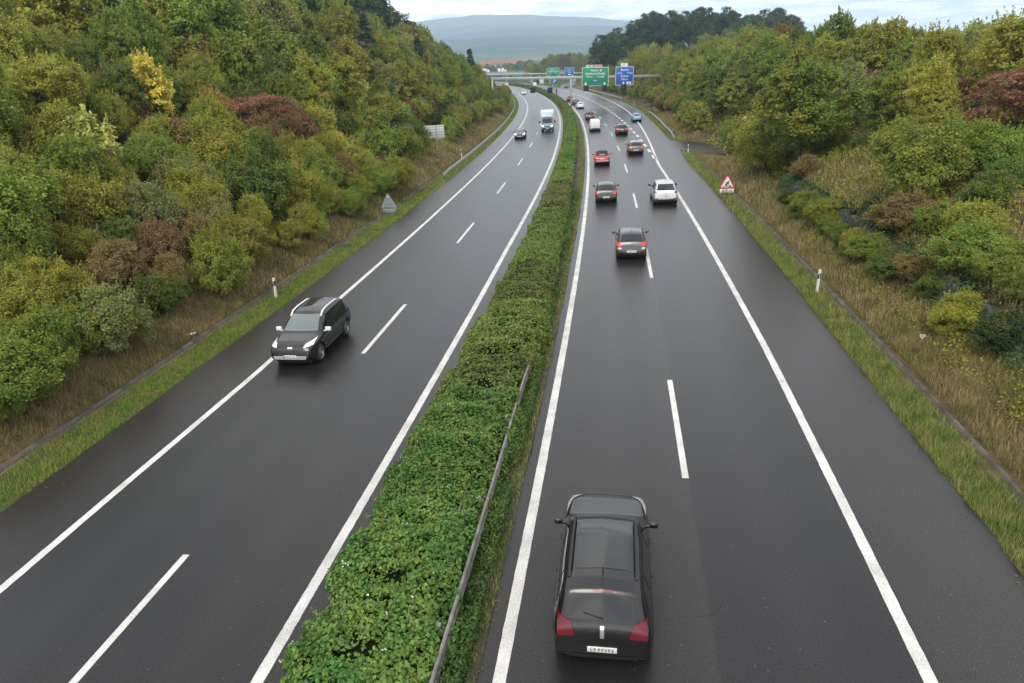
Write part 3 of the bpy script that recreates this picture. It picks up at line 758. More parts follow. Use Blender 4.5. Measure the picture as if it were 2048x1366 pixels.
# ------------------------------------------------------------------ roadside furniture
def guide_post(s, o, label, lean=0.0):
    r = empty('guide_post', Wp(s, o, float(T(np.array([s]), np.array([o]))[0])-.02), -heading(s))
    r.rotation_euler = (0, lean, -heading(s))
    tag(r, label, 'guide post', 'white guide posts')
    b = MB(); sec = [(-.06, .045), (-.045, -.045), (.045, -.045), (.06, .045)]
    def ring(z, k): return [(x*k, y*k, z) for x, y in sec]
    zs = [(0, 1.05), (.64, 1.0)]
    vs = []
    for z, k in zs: vs += ring(z, k)
    b.add(vs, [(0, 1, 5, 4), (1, 2, 6, 5), (2, 3, 7, 6), (3, 0, 4, 7), (4, 5, 6, 7)]); b.build('shaft', M['post_white'], r)
    b = MB(); vs = [(x, y, z+(.07 if x > 0 else -.0)) for z in (.64, .84) for x, y in [(q[0]*1.02, q[1]*1.02) for q in sec]]
    b.add(vs, [(0, 1, 5, 4), (1, 2, 6, 5), (2, 3, 7, 6), (3, 0, 4, 7), (4, 5, 6, 7), (3, 2, 1, 0)]); b.build('black_band', M['black'], r)
    b = MB(); vs = [(x, y, z+(.07 if (x > 0 and z < 1) else 0)) for z in (.842, 1.06) for x, y in sec]
    b.add(vs, [(0, 1, 5, 4), (1, 2, 6, 5), (2, 3, 7, 6), (3, 0, 4, 7), (4, 5, 6, 7)]); b.build('cap', M['post_white'], r)
    b = MB(); b.box((0, -.052, .76), (.045, .012, .13)); b.box((0, .052, .76), (.045, .012, .13)); b.build('reflector', M['silver_trim'], r)
    return r
guide_post(31.3, -15.02, 'white guide post with black band, on the left verge nearest the bridge', .05)
guide_post(86.9, -15.75, 'white guide post behind the start of the left crash barrier')
guide_post(31.6, 11.08, 'white guide post with black band, on the right verge by the stone wall', .03)
guide_post(82.7, 11.35, 'white guide post at the mouth of the side track')
guide_post(79.5, 15.2, 'short white guide post deeper in the side track')
guide_post(178, 14.6, 'white guide post past the short crash barrier, beside the exit lane')
guide_post(206, 15.1, 'farthest white guide post beside the exit lane, toward the gantry', 0)

# roadworks sign, right
P = Wp(56.6, 11.05, 0); P.z = 0
r = tag(empty('roadworks_sign', P, -heading(56)-.02), 'red-bordered triangular roadworks sign with 450 m plate on the right verge', 'road sign')
R_ = .75
def tri(w, h, z0): return [(-w/2, z0), (w/2, z0), (0, z0+h)]
def rtri(w, z0, rr=.06):
    hgt = w*.875
    pts = []
    for (cx_, cz_), a0 in (((-w/2+rr*1.73, z0+rr), 150), ((w/2-rr*1.73, z0+rr), -90), ((0, z0+hgt-2*rr), 30)):
        for k in range(5):
            q = rad(a0+30*k); pts.append((cx_+rr*math.cos(q), cz_+rr*math.sin(q)))
    return pts
b = MB(); b.prism(rtri(1.36, .42, .07), .03, Matrix.Translation((0, 0, 0))); b.build('border', M['sign_red'], r)
b = MB(); b.prism(rtri(1.0, .53, .03), .012, Matrix.Translation((0, -.012, 0))); b.build('panel', M['sign_white'], r)
# pictogram: figure bending with a shovel at two heaps
b = MB()
def pg(poly): b.prism([(x, z+.56) for x, z in poly], .008, Matrix.Translation((0, -.021, 0)))
pg([(.10+.05*math.cos(rad(a)), .40+.05*math.sin(rad(a))) for a in range(0, 360, 30)])
pg([(-.10, .22), (-.02, .18), (.10, .30), (.12, .36), (.02, .39), (-.08, .36)])
pg([(-.10, .23), (-.02, .19), (.0, .12), (.02, .02), (-.05, .02), (-.06, .12)])
pg([(-.08, .22), (-.02, .20), (-.09, .12), (-.10, .02), (-.16, .02), (-.15, .14)])
pg([(.06, .33), (.10, .31), (.16, .18), (.12, .16)])
pg([(-.16, .19), (-.15, .22), (.20, .07), (.19, .04)])
pg([(.10, .0), (.38, .0), (.30, .08), (.24, .11), (.17, .09)])
pg([(-.40, .0), (-.20, .0), (-.25, .05), (-.31, .06)])
b.build('pictogram', M['sign_black'], r)
b = MB(); b.rbox((0, .01, .25), (1.08, .03, .30), .012); b.build('distance_plate', M['sign_white'], r)
q = text_mesh([('450 m', 0, .155, .215, True)], .004); q.v = [(x, y-.012, z) for x, y, z in q.v]; q.build('lettering', M['sign_black'], r)
for x in (-.36, .36):
    b = MB(); b.tube([(x, .06, .0), (x, .06, .95)], .022, 8); b.build('post', M['steel'], r)
for x in (-.36, .36):
    b = MB(); b.rbox((x, .02, .045), (.16, .8, .09), .02); b.build('foot', M['black'], r)
# triangular sign seen from behind, left
P = Wp(52.2, -15.3, 0); P.z = 0
r = tag(empty('warning_sign', P, -heading(52)+.03), 'grey back of a triangular warning sign on the left verge', 'road sign')
b = MB(); b.prism(rtri(1.36, .50, .07), .03, Matrix.Translation((0, -.03, 0))); b.build('panel', M['grey_metal'], r)
b = MB(); b.rbox((0, -.015, .27), (1.05, .03, .34), .012); b.build('distance_plate', M['grey_metal'], r)
b = MB(); b.prism([(.055*math.cos(rad(a)), 1.38+.055*math.sin(rad(a))) for a in range(0, 360, 30)], .01, Matrix.Translation((0, -.045, 0))); b.build('sticker', M['sign_white'], r)
for x in (-.42, .42):
    b = MB(); b.tube([(x, -.06, .0), (x, -.06, .75)], .024, 8); b.build('post', M['steel'], r)
b = MB(); b.tube([(-.5, -.075, .62), (.5, -.075, .62)], .02, 8); b.build('crossbar', M['steel'], r)
# ribbed back of a direction board, left, half hidden by shrubs
P = Wp(84, -19.6, 0); C_ = gpix(866, 264.5, P.y)
r = tag(empty('direction_board', (C_.x-.1, P.y, C_.z-1.0)), 'pale ribbed back of a direction board among shrubs on the left bank', 'road sign')
b = MB(); b.rbox((0, 0, 1.0), (2.9, .05, 1.55), .02); b.build('panel', M['pale_metal'], r)
for k in range(5):
    b = MB(); b.box((0, -.04, .36+k*.32), (2.84, .05, .06)); b.build('rib', M['grey_metal'], r)
for x in (-.9, .5):
    b = MB(); b.rbox((x, -.1, .0), (.12, .1, 3.5), .01); b.build('post', M['grey_metal'], r)
# round sign back at the track, right
P = Wp(93.0, 19.2, 0)
C_ = gpix(1490, 265, P.y)
r = tag(empty('round_sign', (C_.x, P.y, C_.z-.6), 0), 'grey back of a round sign on a thin post by the side track', 'road sign')
b = MB(); b.tube([(0, 0, -.6), (0, 0, 2.55)], .04, 8); b.build('post', M['steel'], r)
b = MB(); b.lathe([(0, -.02), (.42, -.02), (.42, .02), (0, .02)], 24, Matrix.Translation((0, -.06, 2.2))@Matrix.Rotation(rad(90), 4, 'Z')); b.build('disc', M['grey_metal'], r)
b = MB(); b.rbox((0, -.06, 1.5), (.66, .03, .34), .01); b.build('sub_plate', M['grey_metal'], r)
# wire fence among the left shrubs
fb = tag(empty('wire_fence', Wp(25, -21.6, 0)), 'thin wire fence on grey stakes running through the left shrubs', 'fence')
fbase = Vector(fb.location)
fs = np.arange(16, 100, 4.2)
tops = []
for s in fs:
    o = -21.6-.02*(s-25)
    p = Wp(s, o, float(T(np.array([s]), np.array([o]))[0]))-fbase
    hgt = 1.65
    b = MB(); b.tube([p-Vector((0, 0, .1)), p+Vector((0, 0, hgt))], .035, 6); b.build('stake', M['old_steel'], fb)
    tops.append(p)
b = MB()
for hh in (.4, .8, 1.2, 1.55): b.tube([p+Vector((0, 0, hh)) for p in tops], .006, 4)
b.build('wires', M['old_steel'], fb)

# ------------------------------------------------------------------ dry stone wall with rubble face, right
t = Nt('dark_rubble')
pos = t.coord('Object')
vo = t.new('ShaderNodeTexVoronoi'); vo.inputs['Scale'].default_value = 5.5; t.l.new(pos, vo.inputs['Vector'])
sc3 = t.new('ShaderNodeSeparateColor'); t.l.new(vo.outputs['Color'], sc3.inputs[0])
c = t.ramp(sc3.outputs[0], [(0, (.018, .018, .018)), (.5, (.045, .044, .042)), (.85, (.085, .082, .078)), (1, (.16, .155, .145))])
c = t.mix(t.math('GREATER_THAN', vo.outputs['Distance'], .52), c, (.015, .014, .012))
ng = t.noise(2.2, 4, pos); c = t.mix(t.ramp(ng, [(.44, (0, 0, 0)), (.56, (1, 1, 1))]), c, (.03, .042, .016))
t.set(Base_Color=c, Roughness=.9); t.bump(vo.outputs['Distance'], 1.0, .08)
M['rubble'] = t.m
wb = Wp(36, 14.4, 0)
sv = np.arange(19, 53.2, .22); kv = np.linspace(0, 1, 12)
SS, KK = np.meshgrid(sv, kv, indexing='ij')
hgt = np.interp(SS, [19, 21, 45, 51, 53.2], [.2, 1.0, 1.15, .9, .1])
prof_o = np.interp(KK, [0, .12, .72, .86, 1], [-.1, -.05, .22, .42, .85])
prof_z = np.interp(KK, [0, .12, .72, .86, 1], [-.25, .0, 1.0, 1.08, .95])
OO = 14.05+prof_o+(fbm(SS*2.2, KK*4, 31, 4)-.47)*.4
ZZ = T(SS, np.full_like(SS, 14.05))+prof_z*hgt+(fbm(SS*3+9, KK*5, 17, 4)-.47)*.35
P = Wv(SS.ravel(), OO.ravel(), ZZ.ravel())-np.array(wb)
nr, nc = SS.shape; idx = np.arange(nr*nc).reshape(nr, nc)
Fq = np.stack([idx[:-1, :-1], idx[:-1, 1:], idx[1:, 1:], idx[1:, :-1]], -1).reshape(-1, 4)
w = link('stone_wall', np_mesh('stone_wall', P, Fq), M['rubble']); w.location = wb
tag(w, 'low dark rubble stone wall at the foot of the right bank', 'wall')

# ------------------------------------------------------------------ far houses with red roofs
M['render_wall'] = plain('house_render', (.27, .23, .19), .9, 0, .2, .3)
M['roof_tile'] = plain('clay_roof', (.24, .10, .07), .85, 0, .3, .4)
M['window'] = plain('window_pane', (.03, .035, .04), .2)
def house(px, py, y, w, d, h, rh, label, rz):
    P = gpix(px, py, y)
    r = tag(empty('house', P-Vector((0, 0, h)), rz), label, 'house', 'distant houses with red roofs')
    b = MB(); b.box((0, 0, h/2-2), (w, d, h+4)); b.build('wall', M['render_wall'], r)
    b = MB(); b.add([(-w/2-.5, -d/2-.5, h), (w/2+.5, -d/2-.5, h), (w/2+.5, d/2+.5, h), (-w/2-.5, d/2+.5, h), (-w/2+1.5, 0, h+rh), (w/2-1.5, 0, h+rh)], [(0, 1, 5, 4), (2, 3, 4, 5), (1, 2, 5), (3, 0, 4), (3, 2, 1, 0)]); b.build('roof', M['roof_tile'], r)
    n = max(2, int(w/3))
    for k in range(n):
        b = MB(); b.box((-w/2+w*(k+.5)/n, -d/2-.03, h*.6), (1.1, .08, 1.4)); b.build('window', M['window'], r)
where = ['leftmost distant red-roofed house, beyond the left wood', 'second distant red-roofed house from the left', 'wide distant red-roofed house, third from the left', 'tall distant house, fourth from the left', 'fifth distant red-roofed house from the left', 'long distant red roof, sixth from the left', 'distant house with pale gable, seventh from the left', 'distant red-roofed house, second from the right', 'rightmost distant red-roofed house, by the far trees']
for k, (px, py, w) in enumerate([(968, 128.5, 16), (978, 127.5, 18), (987, 126.0, 24), (996, 124.5, 14), (1004, 126.5, 20), (1013, 127, 26), (1022, 127, 18), (1031, 126, 14), (1040, 127, 16)]):
    house(px, py+1.5, 930+20*(k % 3), w, 11, 6, 4.2, where[k], .2*math.sin(k*2.1))

# litter on the verges
for s, o, lab, k in ((25.6, -16.1, 'crumpled white litter on the brown grass of the left bank', 1), (24.9, 12.9, 'crumpled white litter on the right bank grass', 2), (40.6, -13.9, 'curled pale strip lying at the edge of the left hard shoulder', 3)):
    z = float(T(np.array([s]), np.array([o]))[0])+.06
    b = MB()
    if k < 3:
        rr = random.Random(k); vs = []
        for i in range(6):
            for j in range(6):
                vs.append(((i-2.5)*.06+rr.uniform(-.02, .02), (j-2.5)*.05+rr.uniform(-.02, .02), rr.uniform(-.03, .1)))
        b.add(vs, [(i*6+j, i*6+j+1, i*6+j+7, i*6+j+6) for i in range(5) for j in range(5)])
        o_ = b.build('litter', M['paper'])
    else:
        b.tube([(.02*k2+.12*math.cos(k2*.6), .1*math.sin(k2*.9), .01+.02*abs(math.sin(k2))) for k2 in range(14)], .014, 5); o_ = b.build('plastic_strip', M['paper'])
    o_.location = Wp(s, o, z); tag(o_, lab, 'litter')
# ------------------------------------------------------------------ foliage
def leaf_material(name, trans=.4, hue=.018, tint=None):
    """leaf colour = object colour, varied leaf by leaf and spray by spray"""
    t = Nt(name)
    oi = t.new('ShaderNodeObjectInfo')
    r1 = t.new('ShaderNodeAttribute', attribute_name='rnd').outputs['Fac']
    r2 = t.new('ShaderNodeAttribute', attribute_name='clump').outputs['Fac']
    hs = t.new('ShaderNodeHueSaturation'); hs.inputs['Saturation'].default_value = .93
    t.l.new(oi.outputs['Color'], hs.inputs['Color'])
    hh = t.math('ADD', .5, t.math('MULTIPLY', t.math('SUBTRACT', .5, r2), hue*2))
    t.l.new(t.math('ADD', hh, t.math('MULTIPLY', t.math('SUBTRACT', r1, .5), hue)), hs.inputs['Hue'])
    v = t.math('ADD', .64, t.math('ADD', t.math('MULTIPLY', r1, .65), t.math('MULTIPLY', r2, .45)))
    t.l.new(v, hs.inputs['Value'])
    c = hs.outputs[0]
    if tint:
        # some sprays have already turned
        c = t.mix(t.math('MULTIPLY', t.math('GREATER_THAN', r2, tint[1]), tint[2]), c, tint[0])
    t.set(Base_Color=c, Roughness=.6, Specular_IOR_Level=.12)
    tr = t.new('ShaderNodeBsdfTranslucent'); t.l.new(c, tr.inputs['Color'])
    ms = t.new('ShaderNodeMixShader'); ms.inputs[0].default_value = trans
    t.l.new(t.p.outputs[0], ms.inputs[1]); t.l.new(tr.outputs[0], ms.inputs[2]); t.l.new(ms.outputs[0], t.out.inputs[0])
    return t.m
M['leaf'] = leaf_material('leaves')
M['leaf_turn'] = leaf_material('turning_leaves', tint=((.30, .24, .034), .86, .55))
M['leaf_pine'] = leaf_material('pine_needles', .1, .01)

def leaf_mesh(name, C, N, L, Wd, rnd, clump, mat, fold=.18):
    n = len(C)
    N = N/np.linalg.norm(N, axis=1, keepdims=True)
    t_ = np.cross(N, rng.normal(size=(n, 3))); t_ /= np.linalg.norm(t_, axis=1, keepdims=True)+1e-9
    b_ = np.cross(N, t_)
    L = np.broadcast_to(L, n)[:, None]; Wd = np.broadcast_to(Wd, n)[:, None]
    V = np.stack([C-t_*L/2, C+b_*Wd/2+N*Wd*fold, C+t_*L/2, C-b_*Wd/2+N*Wd*fold], 1).reshape(-1, 3)
    me = np_mesh(name, V, np.arange(4*n).reshape(n, 4), {'rnd': rnd, 'clump': clump})
    me.materials.append(mat)
    return me

def lumps(k, seed):
    r = np.random.default_rng(seed)
    D = r.normal(size=(k, 3)); D /= np.linalg.norm(D, axis=1, keepdims=True)
    return D, r.uniform(.6, 1.0, k)

def crown_points(r, H, R, z0, nclump, per, top='round', flat=.55, csize=.22, inner=.25, lean=0):
    """clump centres in an uneven crown, then leaves round each clump"""
    D, A = lumps(9, int(r.integers(1e6)))
    d = r.normal(size=(nclump, 3)); d[:, 2] += .25; d /= np.linalg.norm(d, axis=1, keepdims=True)
    lob = np.max(np.clip(d@D.T, 0, 1)**3*A, axis=1)                     # lobes push parts of the crown out
    rad_ = (.50+.56*lob)*np.where(r.random(nclump) < inner, r.uniform(.3, .8, nclump), r.uniform(.86, 1.05, nclump))
    ch = (H-z0)/2
    zz = d[:, 2]*rad_
    if top == 'cone':
        u = r.random(nclump)**.75
        zz = 1-2*u
        ang = r.uniform(0, 2*np.pi, nclump); ro = (u*.95+.05)*np.sqrt(r.uniform(.35, 1, nclump))
        Cc = np.stack([np.cos(ang)*ro*R, np.sin(ang)*ro*R, z0+ch+zz*ch], 1)
    elif top == 'flat':
        ang = r.uniform(0, 2*np.pi, nclump); ro = np.sqrt(r.uniform(0.02, 1, nclump))*(.75+.35*np.sin(ang*3+r.uniform(0, 6)))
        lay = r.choice([.95, .78, .6, .4], nclump, p=[.4, .3, .2, .1])
        Cc = np.stack([np.cos(ang)*ro*R, np.sin(ang)*ro*R, z0+(H-z0)*(lay-.18*ro**2+r.normal(0, .03, nclump))], 1)
    else:
        Cc = np.stack([d[:, 0]*rad_*R, d[:, 1]*rad_*R, z0+ch+zz*ch], 1)
        if top == 'upright':
            k = (Cc[:, 2]-z0)/(H-z0); Cc[:, :2] *= (1.12-.42*np.clip(k, 0, 1))[:, None]
    cs = R*csize*r.uniform(.6, 1.35, nclump)
    cv = r.random(nclump)
    ci = np.repeat(np.arange(nclump), per)
    g = r.normal(size=(nclump*per, 3)); g /= np.linalg.norm(g, axis=1, keepdims=True); g *= (r.random(nclump*per)**.45)[:, None]
    P = Cc[ci]+g*cs[ci][:, None]*np.array([1, 1, flat])
    out = P-np.array([0, 0, z0+ch*.7]); out /= np.linalg.norm(out, axis=1, keepdims=True)+1e-9
    N = out*.55+np.array([0, 0, .7])+r.normal(size=P.shape)*.55+g*.3
    P[:, 2] = np.maximum(P[:, 2], .05)
    return P, N, cv[ci], Cc

def add_shoots(r, P, N, cv, Cc, H, n, ln, per=24):
    """long young shoots standing out of the crown"""
    top = np.argsort(Cc[:, 2]+r.normal(0, .18*H, len(Cc)))[-max(6, int(len(Cc)*.6)):]
    Ps, Ns, cs = [P], [N], [cv]
    for _ in range(n):
        c = Cc[r.choice(top)]
        d = np.array([c[0], c[1], 0])*.25/(np.hypot(c[0], c[1])+.3)+np.array([0, 0, 1])+r.normal(0, .22, 3); d /= np.linalg.norm(d)
        L_ = ln*r.uniform(.5, 1.25); k = r.random(per)
        Q = c+d*(k*L_)[:, None]+r.normal(0, .05, (per, 3))*(1.3-k)[:, None]*L_
        Ps.append(Q); Ns.append(r.normal(size=(per, 3))*.7+np.array([0, 0, .6])); cs.append(np.full(per, r.random()))
    return np.concatenate(Ps), np.concatenate(Ns), np.concatenate(cs)

def limbs(mb, r, H, Cc, tr, nlimb, z0, stems=1, top=.8):
    for k in range(stems):
        a = r.uniform(0, 6.28); sp = .0 if stems == 1 else r.uniform(.1, .35)*H*.3
        hh = H*top*(1 if stems == 1 else r.uniform(.6, 1))
        pts = [(0.04*k*math.cos(a), .04*k*math.sin(a), -.3)]
        for i in range(1, 6):
            f = i/5; pts.append((math.cos(a)*sp*f+r.normal(0, .02)*H*.3*f, math.sin(a)*sp*f+r.normal(0, .02)*H*.3*f, hh*f))
        mb.tube(pts, [tr*(1-.85*i/5) for i in range(6)], 7)
        sel = r.choice(len(Cc), min(nlimb, len(Cc)), replace=False)
        for c in Cc[sel]:
            f = np.clip((c[2]*.62)/hh, .12, .9); j = f*5; i0 = int(j); p0 = np.array(pts[i0])*(1-(j-i0))+np.array(pts[min(i0+1, 5)])*(j-i0)
            m = (p0+c)/2+np.array([0, 0, .04*H])
            rr = tr*(1-.85*f)*.55
            mb.tube([p0, m, c], [rr, rr*.6, rr*.15], 5, False)

PROTO = {}
def proto(key, seed, H, R, z0, nclump, per, leaf, asp, top='round', flat=.55, csize=.22, tr=.12, nlimb=14, stems=1, mat='leaf', inner=.25, ttop=.8):
    r = np.random.default_rng(seed)
    P, N, cv, Cc = crown_points(r, H, R, z0, nclump, per, top, flat, csize, inner)
    if top in ('round', 'upright') and H < 12: P, N, cv = add_shoots(r, P, N, cv, Cc, H, int(nclump*.4), .75 if H < 6 else .95)
    n = len(P)
    sz = leaf*r.uniform(.65, 1.3, n)
    # low clumps sit a touch duller than high ones only through their own leaf tone
    me = leaf_mesh('crown', P, N, sz, sz*asp, r.random(n), np.clip(cv+r.normal(0, .08, n), 0, 1), M[mat])
    b = MB(); limbs(b, r, H, Cc, tr, nlimb, z0, stems, ttop)
    PROTO.setdefault(key, []).append((me, b.mesh('trunk', M['bark']), H, R))
for k in range(4): proto('bush_near', 100+k, 3.8, 2.2, .1, 270, 84, .125, .6, 'upright' if k == 3 else 'round', .95, .16, .05, 10, 4, 'leaf_turn' if k % 2 else 'leaf')
for k in range(3): proto('tree_near', 120+k, 7.0, 2.9, .6, 330, 84, .16, .6, 'round' if k == 1 else 'upright', .75, .135, .11, 16, 1, 'leaf_turn' if k == 2 else 'leaf')
for k in range(3): proto('bush_mid', 140+k, 3.6, 2.1, .1, 160, 44, .22, .62, 'upright' if k == 2 else 'round', .95, .18, .05, 6, 3, 'leaf_turn' if k == 1 else 'leaf')
for k in range(4): proto('tree_mid', 150+k, 9.0, 3.3, .8, 270, 50, .28, .62, ('upright', 'round', 'upright', 'upright')[k], .8, .14, .15, 14, 1, 'leaf_turn' if k == 3 else 'leaf')
for k in range(3): proto('tree_big', 160+k, 14.0, 5.6, 2.0, 240, 60, .44, .68, 'round', .7, .165, .24, 16, 1)
for k in range(2): proto('pine', 170+k, 9.0, 2.5, .5, 210, 60, .34, .28, 'cone', .35, .2, .15, 10, 1, 'leaf_pine', ttop=.97)
for k in range(2): proto('sumac', 180+k, 4.2, 3.0, .6, 120, 50, .22, .42, 'flat', .3, .2, .07, 22, 3)
proto('sparse', 190, 7.2, 2.0, .8, 120, 46, .20, .62, 'upright', .5, .2, .09, 40, 1)
proto('young', 195, 5.0, 1.9, .3, 60, 60, .22, .7, 'upright', .6, .26, .06, 20, 3)
proto('roundbush', 196, 4.3, 2.75, .1, 210, 150, .125, .66, 'round', .6, .2, .06, 16, 5, 'leaf_turn')

COLS = {'olive': (.235, .250, .030), 'green': (.170, .225, .028), 'mid': (.200, .270, .032), 'dark': (.050, .082, .028), 'yellowgreen': (.305, .310, .036), 'yellow': (.52, .42, .055),
        'red': (.190, .088, .048), 'brown': (.195, .150, .050), 'greygreen': (.225, .245, .080), 'lime': (.34, .38, .080), 'deep': (.115, .165, .030), 'pine': (.036, .062, .036), 'orange': (.30, .225, .042), 'rust': (.185, .115, .054)}
WORD = {'olive': 'olive green', 'green': 'green', 'mid': 'fresh green', 'dark': 'dark green', 'yellowgreen': 'yellowish', 'yellow': 'bright yellow', 'red': 'dull red', 'brown': 'brownish', 'greygreen': 'grey-green',
        'lime': 'lime green', 'deep': 'deep green', 'pine': 'blackish green', 'orange': 'orange-tinted', 'rust': 'rusty brown'}
PL = []                                                                # every plant: dict(kind, s, o, scale, colour, ...)
def plant(key, s, o, scale, colour, label=None, squash=1.0, var=None, zoff=0.0, tone=None):
    PL.append(dict(key=key, s=s, o=o, sc=scale, col=colour, label=label, sq=squash, var=var, zoff=zoff, tone=tone))
# plants one can pick out in the photograph
plant('sparse', 46.5, -29.0, .80, 'yellow', 'slim bright yellow tree standing out from the green left slope')
plant('sumac', 44, -26, .75, 'rust', 'rusty brown low shrub just left of the bright yellow tree')
plant('sumac', 54, -25.5, 1.05, 'red', 'large dull red shrub on the left slope, right of the yellow tree')
plant('bush_near', 49.5, -23.4, .95, 'rust', 'brown-red twiggy shrub in front of the large dull red shrub')
plant('young', 34.5, -25.6, .9, 'lime', 'pale lime green young tree on the left slope below the yellow tree')
plant('young', 36, -28.0, .72, 'yellowgreen', 'small yellowish young tree behind the lime green one')
plant('bush_near', 37.5, -22.5, 1.0, 'greygreen', 'grey-green willowy shrub on the left slope below the yellow tree')
plant('young', 86, -28.0, 1.0, 'lime', 'pale lime yellow sapling mid-way up the left slope')
plant('sumac', 84, -31.0, .72, 'red', 'crimson shrub just left of the lime yellow sapling')
plant('sumac', 91, -31.5, .7, 'red', 'crimson shrub just right of the lime yellow sapling')
plant('sumac', 113, -37, 1.25, 'rust', 'red-brown bare-stemmed tree by the tan clearing on the left slope')
plant('sumac', 122, -30.5, 1.3, 'rust', 'wide rusty shrub on the left slope above the direction board')
plant('bush_near', 61.5, -18.6, .55, 'red', 'bright red-pink bush low on the left bank above the grey triangular sign')
plant('bush_near', 27.5, -17.9, .5, 'brown', 'dark brown withered bush at the edge of the left brown grass')
plant('pine', 118, -35.0, 1.15, 'pine', 'blackish green pine on the left slope, leftmost of the pines')
plant('pine', 126, -36.0, 1.0, 'pine', 'blackish green pine standing second among the pines on the left slope')
plant('pine', 150, -32.5, 1.1, 'pine', 'lone dark pine on the left slope above the crash barrier')
plant('pine', 158, -31.0, .8, 'pine', 'smaller dark pine just right of the lone dark pine')
plant('pine', 215, -27.5, 1.1, 'pine', 'dark pine far along the left bank near the gantry arm')
plant('pine', 88, -24.0, .62, 'deep', 'small dark conifer among shrubs above the direction board')
plant('bush_near', 78.5, -19.2, .85, 'deep', 'dark rounded bush hiding the left end of the direction board')
plant('bush_near', 99, -20.2, .95, 'dark', 'dark rounded bush just right of the direction board')
plant('roundbush', 37.5, 17.4, 1.0, 'olive', 'big rounded yellow-flecked bush alone on the right bank above the wall', tone=(.19, .235, .030))
plant('tree_near', 55.0, 15.9, 1.22, 'green', 'tall bushy green tree just beyond the end of the stone wall', squash=1.2, tone=(.14, .18, .024))
plant('bush_near', 60.5, 14.8, 1.25, 'olive', 'dense olive bush on the right bank behind the roadworks sign')
plant('bush_near', 50.0, 15.0, .45, 'brown', 'brownish leaning bush at the far end of the stone wall')
plant('sumac', 42, 24, 1.05, 'red', 'red-brown spreading shrub on the right bank above the round bush')
plant('sumac', 38, 31, 1.1, 'red', 'dark crimson shrub high on the right bank at the picture edge')
plant('sumac', 78, 29, 1.5, 'red', 'wide red-leaved tree on the wooded right bank above the side track', tone=(.19, .06, .035))
plant('sumac', 55, 26.5, .8, 'red', 'small dull red shrub deep in the right wood')
plant('young', 76.5, 15.0, .48, 'mid', 'small fresh green shrub at the edge of the side track')
plant('bush_near', 90, 17.2, .6, 'mid', 'light green bush beside the round sign')
plant('tree_mid', 121, 31, .95, 'yellow', 'yellow-topped tree high in the right wood', tone=(.36, .33, .03))
plant('tree_mid', 128, 34, 1.0, 'orange', 'ochre tree in the right wood behind the yellow-topped one', tone=(.20, .15, .035))
plant('tree_near', 63, 30, 1.12, 'greygreen', 'tall pale-leaved tree on the right skyline', tone=(.25, .28, .08))
plant('bush_near', 24.5, 17.2, .6, 'yellowgreen', 'yellow-green low bush behind the stone wall near the picture edge')

for _k, (_s, _o, _sc, _c, _l) in enumerate(((174, 21.8, .95, 'green', 'green tree hiding the right end of the gantry beam'), (169, 23.5, .9, 'olive', 'olive tree just right of where the gantry beam disappears'), (179, 23.0, 1.0, 'mid', 'fresh green tree behind the right end of the gantry beam'))):
    plant('tree_mid', _s, _o+float(edge_r(_s))-10.25-3.0, _sc, _c, _l)
# the woods: rows of trees and shrubs from the verge up to the crest on both sides
R0 = random.Random(77)
def pick(pool):
    ks = list(pool); return R0.choices(ks, [pool[k] for k in ks])[0]
P_FRONT = {'olive': 6, 'green': 5, 'mid': 1.0, 'brown': .8, 'greygreen': .35, 'deep': 2.0, 'yellowgreen': 1.6, 'rust': .3, 'orange': .3}
P_SLOPE = {'olive': 5, 'green': 5, 'mid': 3, 'greygreen': .6, 'deep': 1.5, 'yellowgreen': 3.2, 'brown': .4, 'rust': .3, 'orange': .25}
P_TOP = {'green': 4, 'mid': 4, 'olive': 3, 'deep': 3, 'yellowgreen': 2}
P_WALL = {'deep': 4, 'green': 4, 'brown': .6, 'dark': .8, 'olive': 3}
P_DARK = {'dark': 3, 'deep': 2}
def in_frame(s, o, h):
    P = Wp(s, o, 0)
    if P.y < 4: return False
    z = float(T(np.array([s]), np.array([o]))[0])
    q = [pix((P.x, P.y, z+k)) for k in (0, h)]
    xs = [a[0] for a in q]; ys = [a[1] for a in q]
    return max(xs) > -230 and min(xs) < 2280 and max(ys) > -30
specials = [(p['s'], p['o'], 2.3*p['sc']) for p in PL]
def row(side, o0, o1, s0, s1, ds, key_near, key_mid, smin, smax, pool, gap=0.0, clear=(), wide=1.0):
    s = s0
    while s < s1:
        k = 1+max(0, s-120)/420
        s += ds*k*R0.uniform(.7, 1.35)
        o = R0.uniform(o0, o1)
        if side > 0: o += float(edge_r(s))-10.25
        if R0.random() < gap: continue
        if any(abs(s-a) < c and abs(o-b) < d for a, b, c, d in clear): continue
        key = key_near if (s < 62 or key_near in ('tree_big',)) else key_mid
        sc_ = R0.uniform(smin, smax)
        if any((s-a)**2+(o-b)**2 < (c*.75)**2 for a, b, c in specials): continue
        if not in_frame(s, o, 9*sc_): continue
        plant(key, s, o, sc_, pick(pool), squash=wide*R0.uniform(.85, 1.2))
CL = ((84, -18.5, 5, 2.3), (104, -33, 7, 5), (100, -29.5, 4, 3), (113, -24, 3, 3))
row(-1, -17.9, -16.9, 12, 60, 1.9, 'bush_near', 'bush_mid', .36, .75, P_FRONT, .08, CL)
row(-1, -20.2, -18.9, 14, 76, 2.8, 'bush_near', 'bush_mid', .62, 1.0, P_FRONT, .05, CL)
row(-1, -20.6, -18.4, 92, 235, 3.0, 'bush_near', 'bush_mid', .6, 1.0, P_FRONT, .05, CL)
row(-1, -18.6, -17.2, 150, 290, 3.2, 'bush_near', 'bush_mid', .55, .95, P_FRONT, .05, CL)
